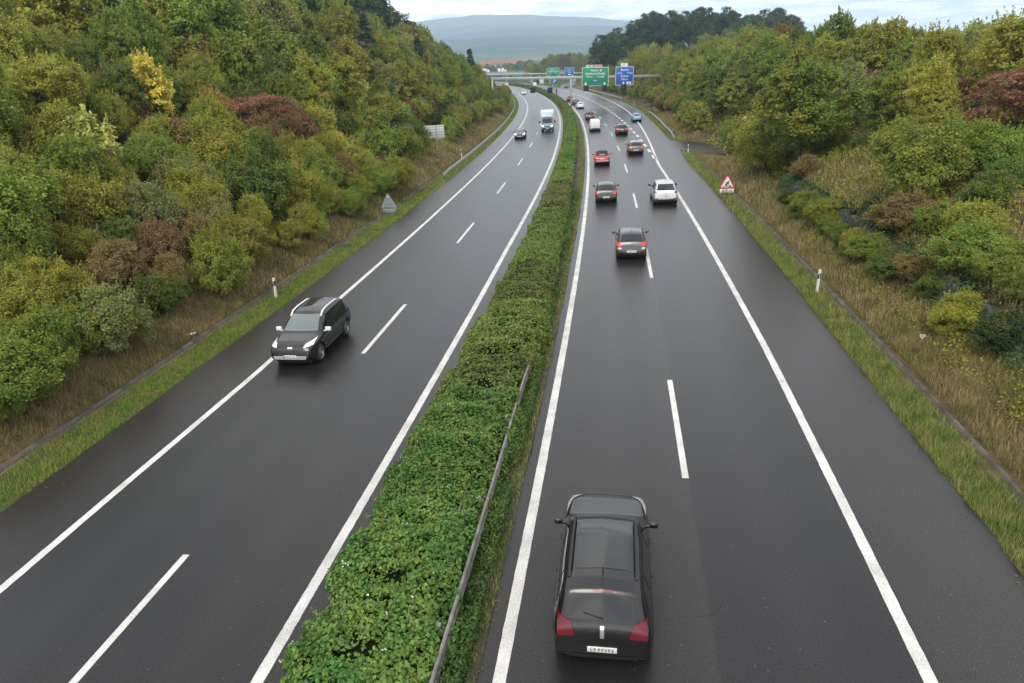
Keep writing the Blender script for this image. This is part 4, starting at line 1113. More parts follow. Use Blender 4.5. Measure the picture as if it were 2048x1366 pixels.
row(-1, -24.5, -22.8, 18, 250, 3.3, 'bush_near', 'bush_mid', .7, 1.15, P_FRONT, .08, CL)
row(-1, -22.4, -20.8, 14, 62, 2.3, 'bush_near', 'bush_mid', .55, .95, P_FRONT, .0, CL)
row(-1, -28.5, -26.0, 22, 270, 4.0, 'bush_near', 'tree_mid', .55, .85, P_SLOPE, .06, CL)
row(-1, -33.5, -30.0, 14, 290, 4.6, 'tree_near', 'tree_mid', .65, 1.0, P_SLOPE, .04, CL)
row(-1, -39.5, -35.5, 14, 320, 5.2, 'tree_near', 'tree_mid', .8, 1.2, P_SLOPE, .03, CL)
row(-1, -46.5, -41.5, 16, 320, 6.5, 'tree_mid', 'tree_mid', .9, 1.3, P_TOP, .0)
row(-1, -58, -50, 96, 330, 7.0, 'tree_big', 'tree_big', 1.1, 1.4, P_DARK, .0)
row(-1, -60, -50, 18, 100, 6.5, 'tree_mid', 'tree_mid', 1.0, 1.4, P_TOP, .0)
row(-1, -41, -36, 12, 40, 3.0, 'bush_near', 'bush_mid', .8, 1.2, P_FRONT, .0)
row(-1, -35.5, -28.5, 18, 80, 2.6, 'bush_near', 'bush_mid', .6, 1.0, P_FRONT, .05, CL)
row(-1, -27, -24, 16, 60, 3.6, 'bush_near', 'bush_mid', .6, 1.0, P_FRONT, .05, CL)
row(-1, -33, -29, 16, 130, 2.5, 'bush_near', 'bush_mid', .7, 1.15, P_FRONT, .0, CL)
row(-1, -42, -36, 14, 130, 2.6, 'bush_near', 'bush_mid', .8, 1.25, P_FRONT, .0)
row(-1, -50, -45, 14, 120, 3.6, 'bush_near', 'bush_mid', 1.0, 1.5, P_FRONT, .0)
row(-1, -64, -56, 14, 110, 5.5, 'tree_mid', 'tree_mid', 1.0, 1.4, P_TOP, .0)
# right
row(1, 14.6, 15.8, 62, 74, 3.2, 'bush_near', 'bush_mid', .7, 1.0, P_FRONT, .1)
row(1, 13.8, 15.4, 98, 300, 3.1, 'bush_near', 'bush_mid', .7, 1.1, P_FRONT, .05)
row(1, 17.5, 19.5, 54, 72, 3.6, 'bush_near', 'bush_mid', .9, 1.2, P_SLOPE, .05)
row(1, 17.0, 19.5, 97, 300, 3.8, 'bush_near', 'tree_mid', .55, .85, P_FRONT, .05)
row(1, 21.5, 24.0, 46, 72, 3.9, 'tree_near', 'tree_mid', .65, .95, P_SLOPE, .0)
row(1, 21.5, 24.5, 84, 310, 4.6, 'tree_near', 'tree_mid', .65, .95, P_SLOPE, .03)
row(1, 20.0, 22.5, 28, 46, 3.4, 'bush_near', 'bush_mid', .45, .8, P_FRONT, .2)
row(1, 25.5, 28.0, 30, 46, 3.6, 'bush_near', 'bush_mid', .9, 1.2, P_FRONT, .1)
row(1, 27.0, 30.5, 44, 320, 5.0, 'tree_near', 'tree_mid', .78, 1.08, P_SLOPE, .02)
row(1, 33, 37, 40, 330, 5.6, 'tree_near', 'tree_mid', .62, .86, P_SLOPE, .02)
row(1, 39, 45, 46, 330, 6.0, 'tree_mid', 'tree_mid', .55, .75, P_TOP, .1)
row(1, 50, 56, 190, 330, 8.0, 'tree_mid', 'tree_mid', .8, 1.05, P_TOP, .1)
row(1, 47, 52, 50, 190, 6.5, 'tree_mid', 'tree_mid', .5, .7, P_TOP, .15)
# low growth along the stone wall
row(1, 14.9, 16.2, 18, 34, 1.9, 'bush_near', 'bush_mid', .30, .55, P_WALL, .1, (), 1.4)
row(1, 13.7, 14.5, 19, 48, 1.7, 'bush_near', 'bush_mid', .24, .46, P_WALL, .2, (), 1.5)
row(1, 16.2, 19.8, 18, 34, 1.5, 'bush_near', 'bush_mid', .26, .5, P_FRONT, .5, (), 1.4)
row(1, 16.4, 20.5, 38.5, 50, 2.2, 'bush_near', 'bush_mid', .2, .36, P_FRONT, .6, (), 1.5)
row(1, 21, 25, 20, 34, 2.6, 'bush_near', 'bush_mid', .35, .6, P_FRONT, .35, (), 1.3)
row(1, 24, 28, 22, 32, 3.2, 'bush_near', 'bush_mid', .6, .95, P_FRONT, .15)

# woods round the slip road and beyond the gantries (placed in the open valley)
FAR = []
R1 = random.Random(9)
def far_tree(px, ytop, y, key, scale, colour):
    P = gpix(px, ytop, y)
    mesh = PROTO[key][R1.randrange(len(PROTO[key]))]
    FAR.append((key, P.x, y, P.z-mesh[2]*scale*.97, scale, colour, mesh))
for k in range(46):
    px = R1.uniform(1060, 1225); y = R1.uniform(470, 640)
    f = np.interp(px, [1060, 1090, 1110, 1150, 1190, 1230], [125, 116, 104, 106, 102, 92])
    far_tree(px, f+R1.uniform(0, 1)**1.6*24, y, 'tree_mid', R1.uniform(1.1, 1.6), pick(P_SLOPE))
for k in range(26):
    px = R1.uniform(1160, 1240); y = R1.uniform(400, 470)
    far_tree(px, np.interp(px, [1160, 1240], [138, 118])+R1.uniform(0, 22), y, 'tree_mid', R1.uniform(.9, 1.3), pick(P_SLOPE))
for k in range(40):
    px = R1.uniform(952, 1052); y = R1.uniform(790, 890)
    far_tree(px, R1.uniform(130.5, 136), y, 'tree_mid', R1.uniform(.9, 1.3), pick({'olive': 3, 'green': 2, 'brown': 2, 'rust': 1, 'deep': 2}))
for k in range(34):
    px = R1.uniform(955, 1075); y = R1.uniform(700, 880)
    far_tree(px, np.interp(px, [955, 1000, 1030, 1050, 1075], [128, 127, 122, 118, 116])+R1.uniform(0, 13), y, 'tree_mid', R1.uniform(1.1, 1.5), pick({'olive': 3, 'green': 2, 'brown': 2, 'rust': 1, 'deep': 2}))

for px, yt in [(1212, 70), (1232, 56), (1256, 54), (1280, 36), (1304, 21), (1328, 24), (1352, 15), (1380, 22), (1404, 12), (1432, 20), (1458, 14), (1490, 24), (1522, 20), (1556, 14), (1580, 28), (1596, 50), (1345, 40), (1420, 40), (1500, 45), (1545, 50)]:
    far_tree(px, yt, R1.uniform(292, 335), 'tree_big', R1.uniform(1.15, 1.45), pick({'dark': 4, 'deep': 1}))
SKIP = set((8,9,15,27,35,39,61,92,97,100,103,106,108,109,111,112,113,115,116,117,118,120,125,126,130,132,133,134,135,136,137,139,140,141,142,143,144,145,146,149,150,151,152,153,154,155,156,180,187,191,192,194,196,200,201,203,204,206,207,208,209,210,220,229,237,257,259,266,268,272,273,274,275,276,277,280,294,299,301,305,306,309,310,311,312,313,314,316,317,318,319,320,321,322,323,324,325,338,344,346,348,350,352,355,356,357,358,360,361,362,363,364,365,366,367,368,369,374,378,382,383,385,390,391,392,393,394,395,396,397,398,399,400,401,402,403,404,405,406,408,409,410,411,415,417,418,420,423,425,426,427,428,430,431,432,433,434,435,436,439,440,441,442,443,444,445,446,447,448,449,454,457,458,460,461,462,463,464,465,466,467,475,476,478,492,493,494,495,496,497,498,500,501,502,504,505,506,507,508,509,510,511,523,524,525,526,527,528,529,530,531,532,533,534,536,537,538,539,540,541,542,543,544,545,546,550,551,552,553,554,555,556,557,558,559,560,561,562,563,564,565,566,567,568,569,570,571,572,573,574,575,578,585,588,589,600,601,603,604,608,611,614,617,625,626,628,629,630,631,632,636,644,650,655,661,666,667,668,669,670,672,676,677,678,679,680,686,687,700,701,706,708,709,710,714,717,723,727,728,729,732,734,748,751,760,770,781,782,783,784,785,786,787,795,796,797,798,799,800,801,802,803,804,805,806,807,808,810,811,812,813,814,815,816,817,818,819,820,821,822,823,824,825,826,827,828,829,830,831,832,833,835,836,837,838,839,841,842,843,844,845,846,847,848,849,850,851,852,853,854,855,857,858,859,860,861,862,863,864,867,868,875,876,877,878,879,882,883,884,885,886,887,888,889,890,914,917,919,920,921,100002,100004,100006,100007,100008,100009,100010,100012,100013,100015,100016,100018,100021,100023,100024,100029,100031,100032,100034,100035,100036,100037,100038,100039,100044,100046,100047,100049,100050,100051,100052,100053,100054,100055,100056,100057,100058,100059,100060,100062,100063,100064,100065,100066,100067,100068,100069,100070,100071,100072,100073,100074,100075,100076,100077,100078,100079,100080,100081,100082,100083,100084,100085,100086,100087,100088,100089,100090,100091,100092,100093,100094,100095,100096,100097,100098,100099,100101,100102,100103,100104,100105,100106,100107,100108,100109,100110,100111,100112,100118,100119,100121,100122,100127,100130,100131,100134,100135,100136,100137,100139,100141,100142,100144,100164,100165))
KIND = {'bush_near': ('shrub', 'shrub'), 'bush_mid': ('shrub', 'shrub'), 'roundbush': ('shrub', 'shrub'), 'sumac': ('shrub', 'shrub'), 'young': ('young_tree', 'young tree'), 'pine': ('pine_tree', 'pine'),
        'tree_near': ('broadleaf_tree', 'tree'), 'tree_mid': ('broadleaf_tree', 'tree'), 'tree_big': ('broadleaf_tree', 'tree'), 'sparse': ('broadleaf_tree', 'tree')}
bins = {}
made = []
for i, p in enumerate(PL):
    vs = PROTO[p['key']]
    me, tr_, H_, Rr_ = vs[R0.randrange(len(vs))]
    rot = R0.uniform(0, 6.28); jb = R0.uniform(.86, 1.16); jit = [jb*R0.uniform(.945, 1.055) for _ in range(3)]; hz = R0.uniform(.92, 1.1)
    if i in SKIP: continue
    z = float(T(np.array([p['s']]), np.array([p['o']]))[0])-.05
    P = Wp(p['s'], p['o'], z)
    nm, cat = KIND[p['key']]
    r = empty(nm, P, rot)
    r.scale = (p['sc']*p['sq'], p['sc']*p['sq'], p['sc']*hz)
    col = p['tone'] or COLS[p['col']]
    col = tuple(min(1, c*j) for c, j in zip(col, jit))
    for part, m_ in (('crown', me), ('trunk', tr_)):
        o = bpy.data.objects.new(part, m_); COL.objects.link(o); o.parent = r
        o.color = (*col, 1)
    r['plant'] = i
    made.append((p, r, cat, P, H_*p['sc']))
for i, (key, x, y, z, scale, colour, mesh) in enumerate(FAR):
    j = 100000+i
    rot = R0.uniform(0, 6.28); jb = R0.uniform(.86, 1.16); jit = [jb*R0.uniform(.945, 1.055) for _ in range(3)]
    if j in SKIP: continue
    r = empty('broadleaf_tree', (x, y, z), rot); r.scale = (scale,)*3
    col = tuple(c*q for c, q in zip(COLS[colour], jit))
    for part, m_ in (('crown', mesh[0]), ('trunk', mesh[1])):
        o = bpy.data.objects.new(part, m_); COL.objects.link(o); o.parent = r; o.color = (*col, 1)
    r['plant'] = j
    made.append((dict(key=key, s=None, o=x, label=None, col=colour), r, 'tree', Vector((x, y, z)), mesh[2]*scale))
# labels: what it looks like, where it stands, and its place among the most similar ones
def place(p, P):
    if p['s'] is None:
        if P.x > 55 and P.y < 340: return 'on the far right skyline'
        return 'beyond the far bridge' if P.y > 690 else ('beside the slip road' if P.y < 470 else 'in the wood beyond the gantries')
    s, o = p['s'], p['o']
    if o < 0:
        a = -o
        rowt = 'at left bank foot' if a < 21.2 else 'on lower left slope' if a < 25.5 else 'on middle left slope' if a < 31.8 else 'on upper left slope' if a < 40.5 else 'on left crest'
        near = ((24, 'near the picture edge'), (42, 'by the guide post'), (66, 'by the triangular sign'), (96, 'by the direction board'), (140, 'behind the barrier start'), (190, 'behind the curving barrier'), (900, 'toward the gantry arm'))
    else:
        a = o-(float(edge_r(s))-10.25)
        rowt = 'at right bank foot' if a < 16.4 else 'on lower right slope' if a < 20.2 else 'on middle right slope' if a < 26 else 'on upper right slope' if a < 31.5 else 'on right crest'
        near = ((36, 'along the stone wall'), (58, 'above the wall end'), (75, 'by the roadworks sign'), (98, 'by the side track'), (130, 'behind the short barrier'), (180, 'beside the exit lane'), (900, 'toward the gantry'))
    for lim, w in near:
        if s < lim: return rowt+' '+w
ORD = ['leftmost', 'second from left', 'third from left', 'fourth from left', 'fifth from left', 'sixth from left', 'seventh from left', 'eighth from left', 'ninth from left']
for p, r, cat, P, hh in made:
    grp = {'shrub': 'shrubs on the cutting slopes', 'tree': 'trees on the cutting slopes', 'pine': 'pines on the left slope', 'young tree': 'saplings on the slopes'}[cat]
    if p['s'] is None: grp = 'trees beyond the gantries'
    if p['label']: tag(r, p['label'], cat, grp); continue
    bins.setdefault((WORD[p['col']], cat, place(p, P)), []).append((pix((P.x, P.y, P.z+hh*.6))[0], r, grp, hh))
def ordinal(k, n):
    if n == 1: return ''
    if k == n-1: return 'rightmost'
    return ORD[k] if k < len(ORD) else f'number {k+1} from left'
for (w, cat, pl), L_ in bins.items():
    L_.sort(key=lambda q: q[0])
    for k, (_, r, grp, hh) in enumerate(L_):
        q = ordinal(k, len(L_))
        tag(r, f'{w} {cat} {pl}'+(f', {q}' if q else ''), cat, grp)

# ------------------------------------------------------------------ median hedge: planted in lengths with gaps between them
t = leaf_material('hedge_leaves', .25, .03)
M['leaf_hedge'] = t
M['hedge_core'] = plain('hedge_shade_core', (.010, .011, .006), 1.0, 0, .4, 8, spec=.02)  # near-black colour paints the shade seen through holes in the leaves
M['blossom'] = plain('white_blossom', (.65, .65, .55), .6)
def hedge(s0, s1, oL, oR, h0, dens, leaf, col, label, rough_=.16, boxy=.5, taper=.5):
    L = s1-s0
    sm = (s0+s1)/2
    base = Wp(sm, -2.2, .05)
    r = empty('hedge', base); tag(r, label, 'hedge', 'lengths of the median hedge')
    def surf(s, th, shrink=0.0):
        """th 0..pi from the left foot over the top to the right foot"""
        cL = np.interp(s, *oL) if isinstance(oL, tuple) else np.full_like(s, oL)
        cR = np.interp(s, *oR) if isinstance(oR, tuple) else np.full_like(s, oR)
        e = np.clip(np.minimum(s-s0, s1-s)/taper, 0, 1)**.5
        hgt = h0*(.62+.38*e)
        mid = (cL+cR)/2; hw = (cR-cL)/2*(.72+.28*e)
        k = boxy
        cx_ = np.sign(np.cos(th))*np.abs(np.cos(th))**k; cz = np.abs(np.sin(th))**k
        wob = (fbm(s*1.1+7, th*1.3, 41, 4)-.47)*rough_*2.4+(fbm(s*3.3, th*3.2, 43, 3)-.44)*rough_*1.6
        o = mid-cx_*(hw+wob-shrink); z = .05+cz*(hgt+wob*1.1-shrink)
        return o, z
    peri = 2*h0+2.4
    n = int(L*peri*dens)
    s = rng.uniform(s0, s1, n)
    tg = np.linspace(.02, math.pi-.02, 400); ox = np.sign(np.cos(tg))*np.abs(np.cos(tg))**boxy*1.15; oz = np.abs(np.sin(tg))**boxy*h0
    ac = np.concatenate([[0], np.cumsum(np.hypot(np.diff(ox), np.diff(oz)))]); th = np.interp(rng.random(n)*ac[-1], ac, tg)
    dep = rng.exponential(.07+leaf*.6, n)
    hole = fbm(s*2.6+3, th*2.6, 47, 3)
    keep = rng.random(n) < np.clip((hole-.21)*7, .10, 1)
    s, th, dep = s[keep], th[keep], dep[keep]; n = len(s)
    o, z = surf(s, th, np.minimum(dep, .5)-leaf*.3)
    P = Wv(s, o, np.maximum(z, .03))-np.array(base)
    N = np.stack([-np.cos(th)*.6, np.zeros(n), np.sin(th)*.6+.45], -1)+rng.normal(size=(n, 3))*.5
    sz = leaf*rng.uniform(.6, 1.3, n)
    cv = np.clip(fbm(s*1.5/max(.6, leaf*6), o*1.5/max(.6, leaf*6), 51, 3)*1.6-.2+rng.normal(0, .12, n), 0, 1)
    if s0 < 60:                                                       # loose sprigs standing out of the hedge
        m_ = int(L*9); per = 12
        ss = rng.uniform(s0+.1, s1-.1, m_); tt_ = np.interp(rng.uniform(.12, .88, m_)*ac[-1], ac, tg)
        o2, z2 = surf(ss, tt_, .02)
        C2 = Wv(ss, o2, z2)-np.array(base)
        d2 = np.stack([-np.cos(tt_)*.5, rng.normal(0, .35, m_), np.full(m_, .8)], -1)+rng.normal(0, .25, (m_, 3))
        d2 /= np.linalg.norm(d2, axis=1, keepdims=True)
        k2 = rng.random((m_, per)); ln2 = rng.uniform(.12, .36, m_)
        Q2 = (C2[:, None]+d2[:, None]*(k2*ln2[:, None])[..., None]+rng.normal(0, .025, (m_, per, 3))).reshape(-1, 3)
        P = np.concatenate([P, Q2]); N = np.concatenate([N, rng.normal(size=Q2.shape)*.7+np.array([0, 0, .7])])
        sz = np.concatenate([sz, leaf*.85*rng.uniform(.5, 1.1, len(Q2))]); cv = np.concatenate([cv, np.repeat(np.clip(rng.normal(.8, .2, m_), 0, 1), per)]); n = len(P)
    lf = link('leaves', leaf_mesh('leaves', P, N, sz, sz*.68, rng.random(n), cv, M['leaf_hedge']), None, r); lf.color = (*col, 1)
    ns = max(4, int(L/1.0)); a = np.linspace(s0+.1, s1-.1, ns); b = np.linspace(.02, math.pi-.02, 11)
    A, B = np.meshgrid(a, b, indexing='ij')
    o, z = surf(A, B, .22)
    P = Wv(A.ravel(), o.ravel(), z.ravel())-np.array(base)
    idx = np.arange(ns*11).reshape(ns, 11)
    link('shade_core', np_mesh('shade_core', P, np.stack([idx[:-1, :-1], idx[:-1, 1:], idx[1:, 1:], idx[1:, :-1]], -1).reshape(-1, 4), smooth=True), M['hedge_core'], r)  # smooth dark shell inside the leaves, standing in for the hedge's inner shade
    return r, surf, base
eL = ([0, 7, 10, 13, 21, 28, 43, 55, 62, 75, 93, 128, 400], [-3.5, -3.55, -3.6, -3.68, -3.65, -3.4, -3.3, -3.35, -3.05, -2.95, -3.0, -3.1, -3.1])
eR = ([0, 8, 14, 20, 25, 33, 42, 51, 60, 72, 93, 128, 180, 400], [-1.08, -1.03, -.96, -.92, -.66, -.92, -1.1, -1.2, -1.3, -1.5, -1.5, -1.45, -1.3, -1.3])
hl = hedge(5.0, 13.4, eL, eR, 1.0, 1200, .094, (0.098, 0.189, 0.034), 'nearest length of hedge, bright bramble leaves with small white flowers', .27, .62, taper=.12)
hl2 = hedge(13.2, 19.2, eL, eR, 1.06, 1200, .093, (0.091, 0.163, 0.031), 'bright leafy hedge length just beyond the nearest one, by the barrier', .27, .62, taper=.12)
hedge(19.0, 22.2, eL, eR, 1.02, 1100, .091, (.112, .150, .034), 'short yellowish length of hedge opposite the black car', .25, .6, taper=.12)
hedge(22.0, 27.6, eL, eR, 1.1, 1050, .091, (0.146, 0.192, 0.034), 'yellow-green length of hedge where the barrier disappears', .22, .6, taper=.12)
hedge(27.4, 33.5, eL, eR, 1.12, 900, .092, (0.104, 0.135, 0.031), 'dull olive length of hedge opposite the front of the brown grass', .22, .55, taper=.12)
hedge(33.3, 40.5, eL, eR, 1.12, 800, .10, (0.126, 0.184, 0.034), 'light green length of hedge opposite the nearer grey hatchback', .14, .55, taper=.12)
hedge(40.3, 48.0, eL, eR, 1.12, 650, .11, (0.107, 0.162, 0.034), 'mixed green length of hedge opposite the grey triangular sign', .14, .5)
hedge(48.2, 57.3, eL, eR, 1.12, 520, .12, (0.123, 0.146, 0.039), 'olive length of hedge level with the silver car', .13, .5)
hedge(58.4, 65.5, eL, eR, 1.12, 420, .13, (0.130, 0.195, 0.033), 'fresh green clipped length of hedge past the first gap', .1, .4)
hedge(66.0, 74.9, eL, eR, 1.12, 380, .14, (0.111, 0.195, 0.031), 'bright clipped length of hedge beside the red car', .09, .35)
hedge(76.3, 90.4, eL, eR, 1.12, 330, .15, (0.111, 0.189, 0.031), 'clipped box-shaped hedge length between two dark gaps, beside the grey saloon', .08, .3)
hedge(91.9, 112, eL, eR, 1.12, 260, .18, (0.111, 0.185, 0.031), 'clipped hedge length beside the white van', .08, .3)
hedge(112.6, 140, eL, eR, 1.12, 200, .2, (0.104, 0.176, 0.031), 'clipped hedge length opposite the box truck', .08, .35)
hedge(140.5, 178, eL, eR, 1.15, 140, .25, (0.101, 0.163, 0.031), 'hedge length reaching the gantry post', .1, .4)
hedge(178.5, 240, eL, eR, 1.2, 100, .3, (0.096, 0.150, 0.031), 'long hedge length curving away past the gantry post', .12, .45)
hedge(240.5, 330, eL, eR, 1.3, 70, .36, (0.091, 0.137, 0.031), 'far hedge length beyond the gantry, under the black signal boxes', .14, .5)
hedge(330.5, 470, eL, eR, 1.4, 40, .5, (0.085, 0.130, 0.031), 'farthest length of hedge, bending toward the bridge', .16, .5)
# white flowers on the bramble
for (r, surf, base), n in ((hl, 26), (hl2, 8)):
    lo, hi = (6.5, 13) if n > 20 else (13.5, 18)
    C_ = []
    for _ in range(n):
        s = rng.uniform(lo, hi, 1); th = np.arccos(np.clip(rng.uniform(-.5, .95, 1), -1, 1))
        o, z = surf(s, th, -.05)
        c_ = Wv(s, o, z)[0]-np.array(base)
        for _k in range(int(rng.integers(2, 5))): C_.append(c_+rng.normal(0, .025, 3))
    C_ = np.array(C_); m_ = len(C_)
    link('blossoms', leaf_mesh('blossoms', C_, rng.normal(size=(m_, 3))*.4+np.array([0, -.2, 1]), np.full(m_, .032), np.full(m_, .032), rng.random(m_), rng.random(m_), M['blossom']), None, r)

# ------------------------------------------------------------------ grass and undergrowth (uncountable)
def grass_material(name, a, b, c_, sc1=.6):
    t = Nt(name)
    pos = t.new('ShaderNodeNewGeometry').outputs['Position']
    r1 = t.new('ShaderNodeAttribute', attribute_name='rnd').outputs['Fac']
    f = t.math('ADD', t.math('MULTIPLY', t.noise(sc1, 4, pos), 1.2), t.math('MULTIPLY', t.math('SUBTRACT', r1, .5), .5))
    col = t.ramp(f, [(.38, a), (.58, b), (.80, c_)])
    v = t.math('ADD', .7, t.math('MULTIPLY', r1, .6))
    g = t.new('ShaderNodeCombineColor')
    for i in range(3): t.l.new(v, g.inputs[i])
    col = t.mix(1.0, col, g.outputs[0], 'MULTIPLY')
    t.set(Base_Color=col, Roughness=.7, Specular_IOR_Level=.15)
    tr = t.new('ShaderNodeBsdfTranslucent'); t.l.new(col, tr.inputs['Color'])
    ms = t.new('ShaderNodeMixShader'); ms.inputs[0].default_value = .25
    t.l.new(t.p.outputs[0], ms.inputs[1]); t.l.new(tr.outputs[0], ms.inputs[2]); t.l.new(ms.outputs[0], t.out.inputs[0])
    return t.m
M['grass'] = grass_material('verge_grass', (.11, .20, .035), (.20, .235, .055), (.29, .27, .10), 1.4)
M['grass_l'] = grass_material('lush_grass', (.09, .22, .032), (.17, .27, .045), (.30, .25, .08), 1.1)
M['grass_dry'] = grass_material('dry_grass', (.14, .17, .045), (.25, .205, .08), (.33, .26, .13), .5)
def grass(name, label, segs, mat, hmin, hmax, lean=.5, wide=1.0):
    """segs: (s0, s1, fn oL(s), fn oR(s), blades per m2, width)"""
    Vs = []; rn = []
    for s0, s1, fl, fr, dens, w, hk in segs:
        wd = float(np.mean(np.abs(fr(np.array([s0, s1]))-fl(np.array([s0, s1])))))
        n = int((s1-s0)*wd*dens)
        s = rng.uniform(s0, s1, n); k = rng.random(n)
        o = fl(s)*(1-k)+fr(s)*k
        clumpy = fbm(s*2.2, o*2.2, 61, 3)
        keep = rng.random(n) < np.clip(clumpy*2.0-.15, .15, 1)
        s, o, clumpy = s[keep], o[keep], clumpy[keep]; n = len(s)
        z = T(s, o)
        h = rng.uniform(hmin, hmax, n)*(.55+clumpy)*hk
        a = rng.uniform(0, 2*np.pi, n); tl = rng.uniform(.1, 1, n)*lean*h
        B = Wv(s, o, z-.02)
        d = np.stack([np.cos(a), np.sin(a), np.zeros(n)], -1); q = np.stack([-np.sin(a), np.cos(a), np.zeros(n)], -1)
        ww = (w*rng.uniform(.6, 1.3, n))[:, None]
        mid = B+d*(tl*.35)[:, None]+np.array([0, 0, 1])*(h*.6)[:, None]
        tip = B+d*tl[:, None]+np.array([0, 0, 1])*h[:, None]
        Vs.append(np.stack([B-q*ww, B+q*ww, mid+q*ww*.7, mid-q*ww*.7, mid-q*ww*.7, mid+q*ww*.7, tip+q*ww*.15, tip-q*ww*.15], 1).reshape(-1, 3)); rn.append(np.repeat(rng.random(n), 2))
    V = np.concatenate(Vs); rnd = np.concatenate(rn)
    me = np_mesh(name, V, np.arange(len(V)).reshape(-1, 4), {'rnd': rnd})
    return tag(link(name, me, M[mat]), label, 'grass', kind='stuff')
K_ = lambda v: (lambda s: np.full_like(s, v, dtype=float))
E_ = lambda d: (lambda s: edge_r(s)+d+ragged(s, .22, 71))
grass('verge_grass', 'uneven green grass along the right edge of the road', [(8, 24, E_(-.02), K_(11.42), 1700, .0045, 1), (24, 45, E_(-.02), K_(11.42), 800, .008, 1), (45, 84, E_(-.02), K_(11.5), 260, .018, 1), (97, 150, E_(0), E_(1.4), 130, .03, 1.1), (150, 320, E_(0), E_(1.4), 50, .05, 1.2)], 'grass', .10, .27, .8)
L_ = lambda s: -14.0-ragged(s, .2, 72)
grass('verge_grass', 'short lush green grass along the left edge of the road', [(10, 28, K_(-15.5), L_, 1700, .005, 1), (28, 55, K_(-15.5), L_, 800, .008, 1), (55, 120, K_(-15.6), L_, 220, .02, 1), (120, 300, K_(-16), L_, 70, .045, 1.2)], 'grass_l', .07, .17, .8)
grass('bank_grass', 'long brown and green grass at the foot of the right bank', [(12, 26, K_(11.85), K_(14.1), 950, .0055, 1), (26, 50, K_(11.85), K_(14.1), 360, .012, 1), (50, 78, K_(11.9), K_(14.6), 170, .02, 1), (97, 160, E_(1.5), E_(4.0), 90, .035, 1)], 'grass_dry', .18, .42, .9)
grass('bank_grass', 'long brown and green grass on the bank above the stone wall', [(19, 34, K_(14.9), K_(22), 200, .014, 1), (34, 56, K_(14.9), K_(24), 150, .018, 1)], 'grass_dry', .2, .5, .9)
grass('bank_grass', 'withered brown grass at the foot of the left bank', [(10, 30, K_(-18.2), K_(-15.9), 900, .006, 1), (30, 60, K_(-18.6), K_(-15.9), 300, .014, 1), (60, 130, K_(-19.5), K_(-15.9), 110, .024, 1), (130, 250, K_(-18.5), K_(-15.9), 50, .045, 1)], 'grass_dry', .14, .36, .9)
grass('bank_grass', 'pale dry grass in the clearing on the left slope', [(90, 122, K_(-39), K_(-24), 40, .05, 1.2)], 'grass_dry', .3, .6, .8)
grass('median_grass', 'thin grass strip between hedge and right carriageway', [(6, 30, K_(-.86), K_(-.40), 1000, .007, 1), (30, 70, K_(-.95), K_(-.42), 520, .012, 1), (70, 200, K_(-1.2), K_(-.45), 160, .03, 1)], 'grass', .05, .15, .9)
grass('median_grass', 'bright grass strip between the oncoming carriageway and the hedge', [(38, 80, K_(-3.66), K_(-3.1), 520, .014, 1), (80, 240, K_(-3.66), K_(-2.7), 130, .035, 1.1)], 'grass_l', .08, .22, .9)
def undergrowth(name, label, segs, col, leaf, mat='leaf_turn', cat='undergrowth'):
    Ps = []; Ns = []; cs = []; Ls = []
    for s0, s1, oa, ob, dens, lf, hh in segs:
        n = int((s1-s0)*abs(ob-oa)*dens)
        s = rng.uniform(s0, s1, n); o = rng.uniform(min(oa, ob), max(oa, ob), n)
        c = fbm(s*.9, o*.9, 81, 4); keep = rng.random(n) < np.clip(c*3.2-.9, .04, 1); s, o, c = s[keep], o[keep], c[keep]
        z = T(s, o)+rng.random(len(s))**1.6*hh*(c*1.8)
        Ps.append(Wv(s, o, z)); Ns.append(rng.normal(size=(len(s), 3))*.6+np.array([0, 0, .9])); cs.append(np.clip(vnoise(s*1.3, o*1.3, 90)+rng.normal(0, .1, len(s)), 0, 1)); Ls.append(np.full(len(s), lf))
    P = np.concatenate(Ps); N = np.concatenate(Ns); c = np.concatenate(cs); Lf = np.concatenate(Ls)*rng.uniform(.6, 1.3, len(P))
    o = link(name, leaf_mesh(name, P, N, Lf, Lf*.65, rng.random(len(P)), c, M[mat])); o.color = (*col, 1)
    return tag(o, label, cat, kind='stuff')
undergrowth('undergrowth', 'low mixed weeds and seedlings covering the left bank under the shrubs', [(14, 45, -27, -17.4, 150, .11, .7), (45, 110, -32, -18, 45, .2, .8), (110, 240, -34, -18.5, 14, .36, 1.0)], COLS['olive'], .12)
undergrowth('undergrowth', 'weeds and brambles covering the right bank around the stone wall', [(18, 42, 12.6, 14.4, 260, .09, .6), (18, 36, 14.6, 28, 240, .11, .9), (36, 62, 14.8, 30, 110, .15, .8), (62, 120, 15, 32, 26, .25, .9)], COLS['olive'], .12)
undergrowth('weeds', 'green weeds growing through the median crash barrier', [(6.5, 24, -1.35, -.58, 4200, .065, .5), (24, 60, -1.35, -.66, 1500, .085, .5)], (.07, .125, .026), .06, 'leaf_hedge', 'weeds')
# fallen leaves blown along the road edges
n = 900
s = rng.uniform(8, 70, n); side = rng.integers(0, 4, n); q = rng.exponential(.22, n)
o = np.choose(side, [edge_r(s)-q, -14.0+q, -.42+q*.3, -3.68-q*.4])
M['dead_leaf'] = plain('dead_leaf', (.14, .075, .03), .8, 0, .5, 30)
tag(link('fallen_leaves', leaf_mesh('fallen_leaves', Wv(s, o, .018), rng.normal(size=(n, 3))*.25+np.array([0, 0, 1.0]), .06*rng.uniform(.6, 1.3, n), .045, rng.random(n), rng.random(n), M['dead_leaf'])), 'brown fallen leaves blown along the road edges', 'fallen leaves', kind='stuff')
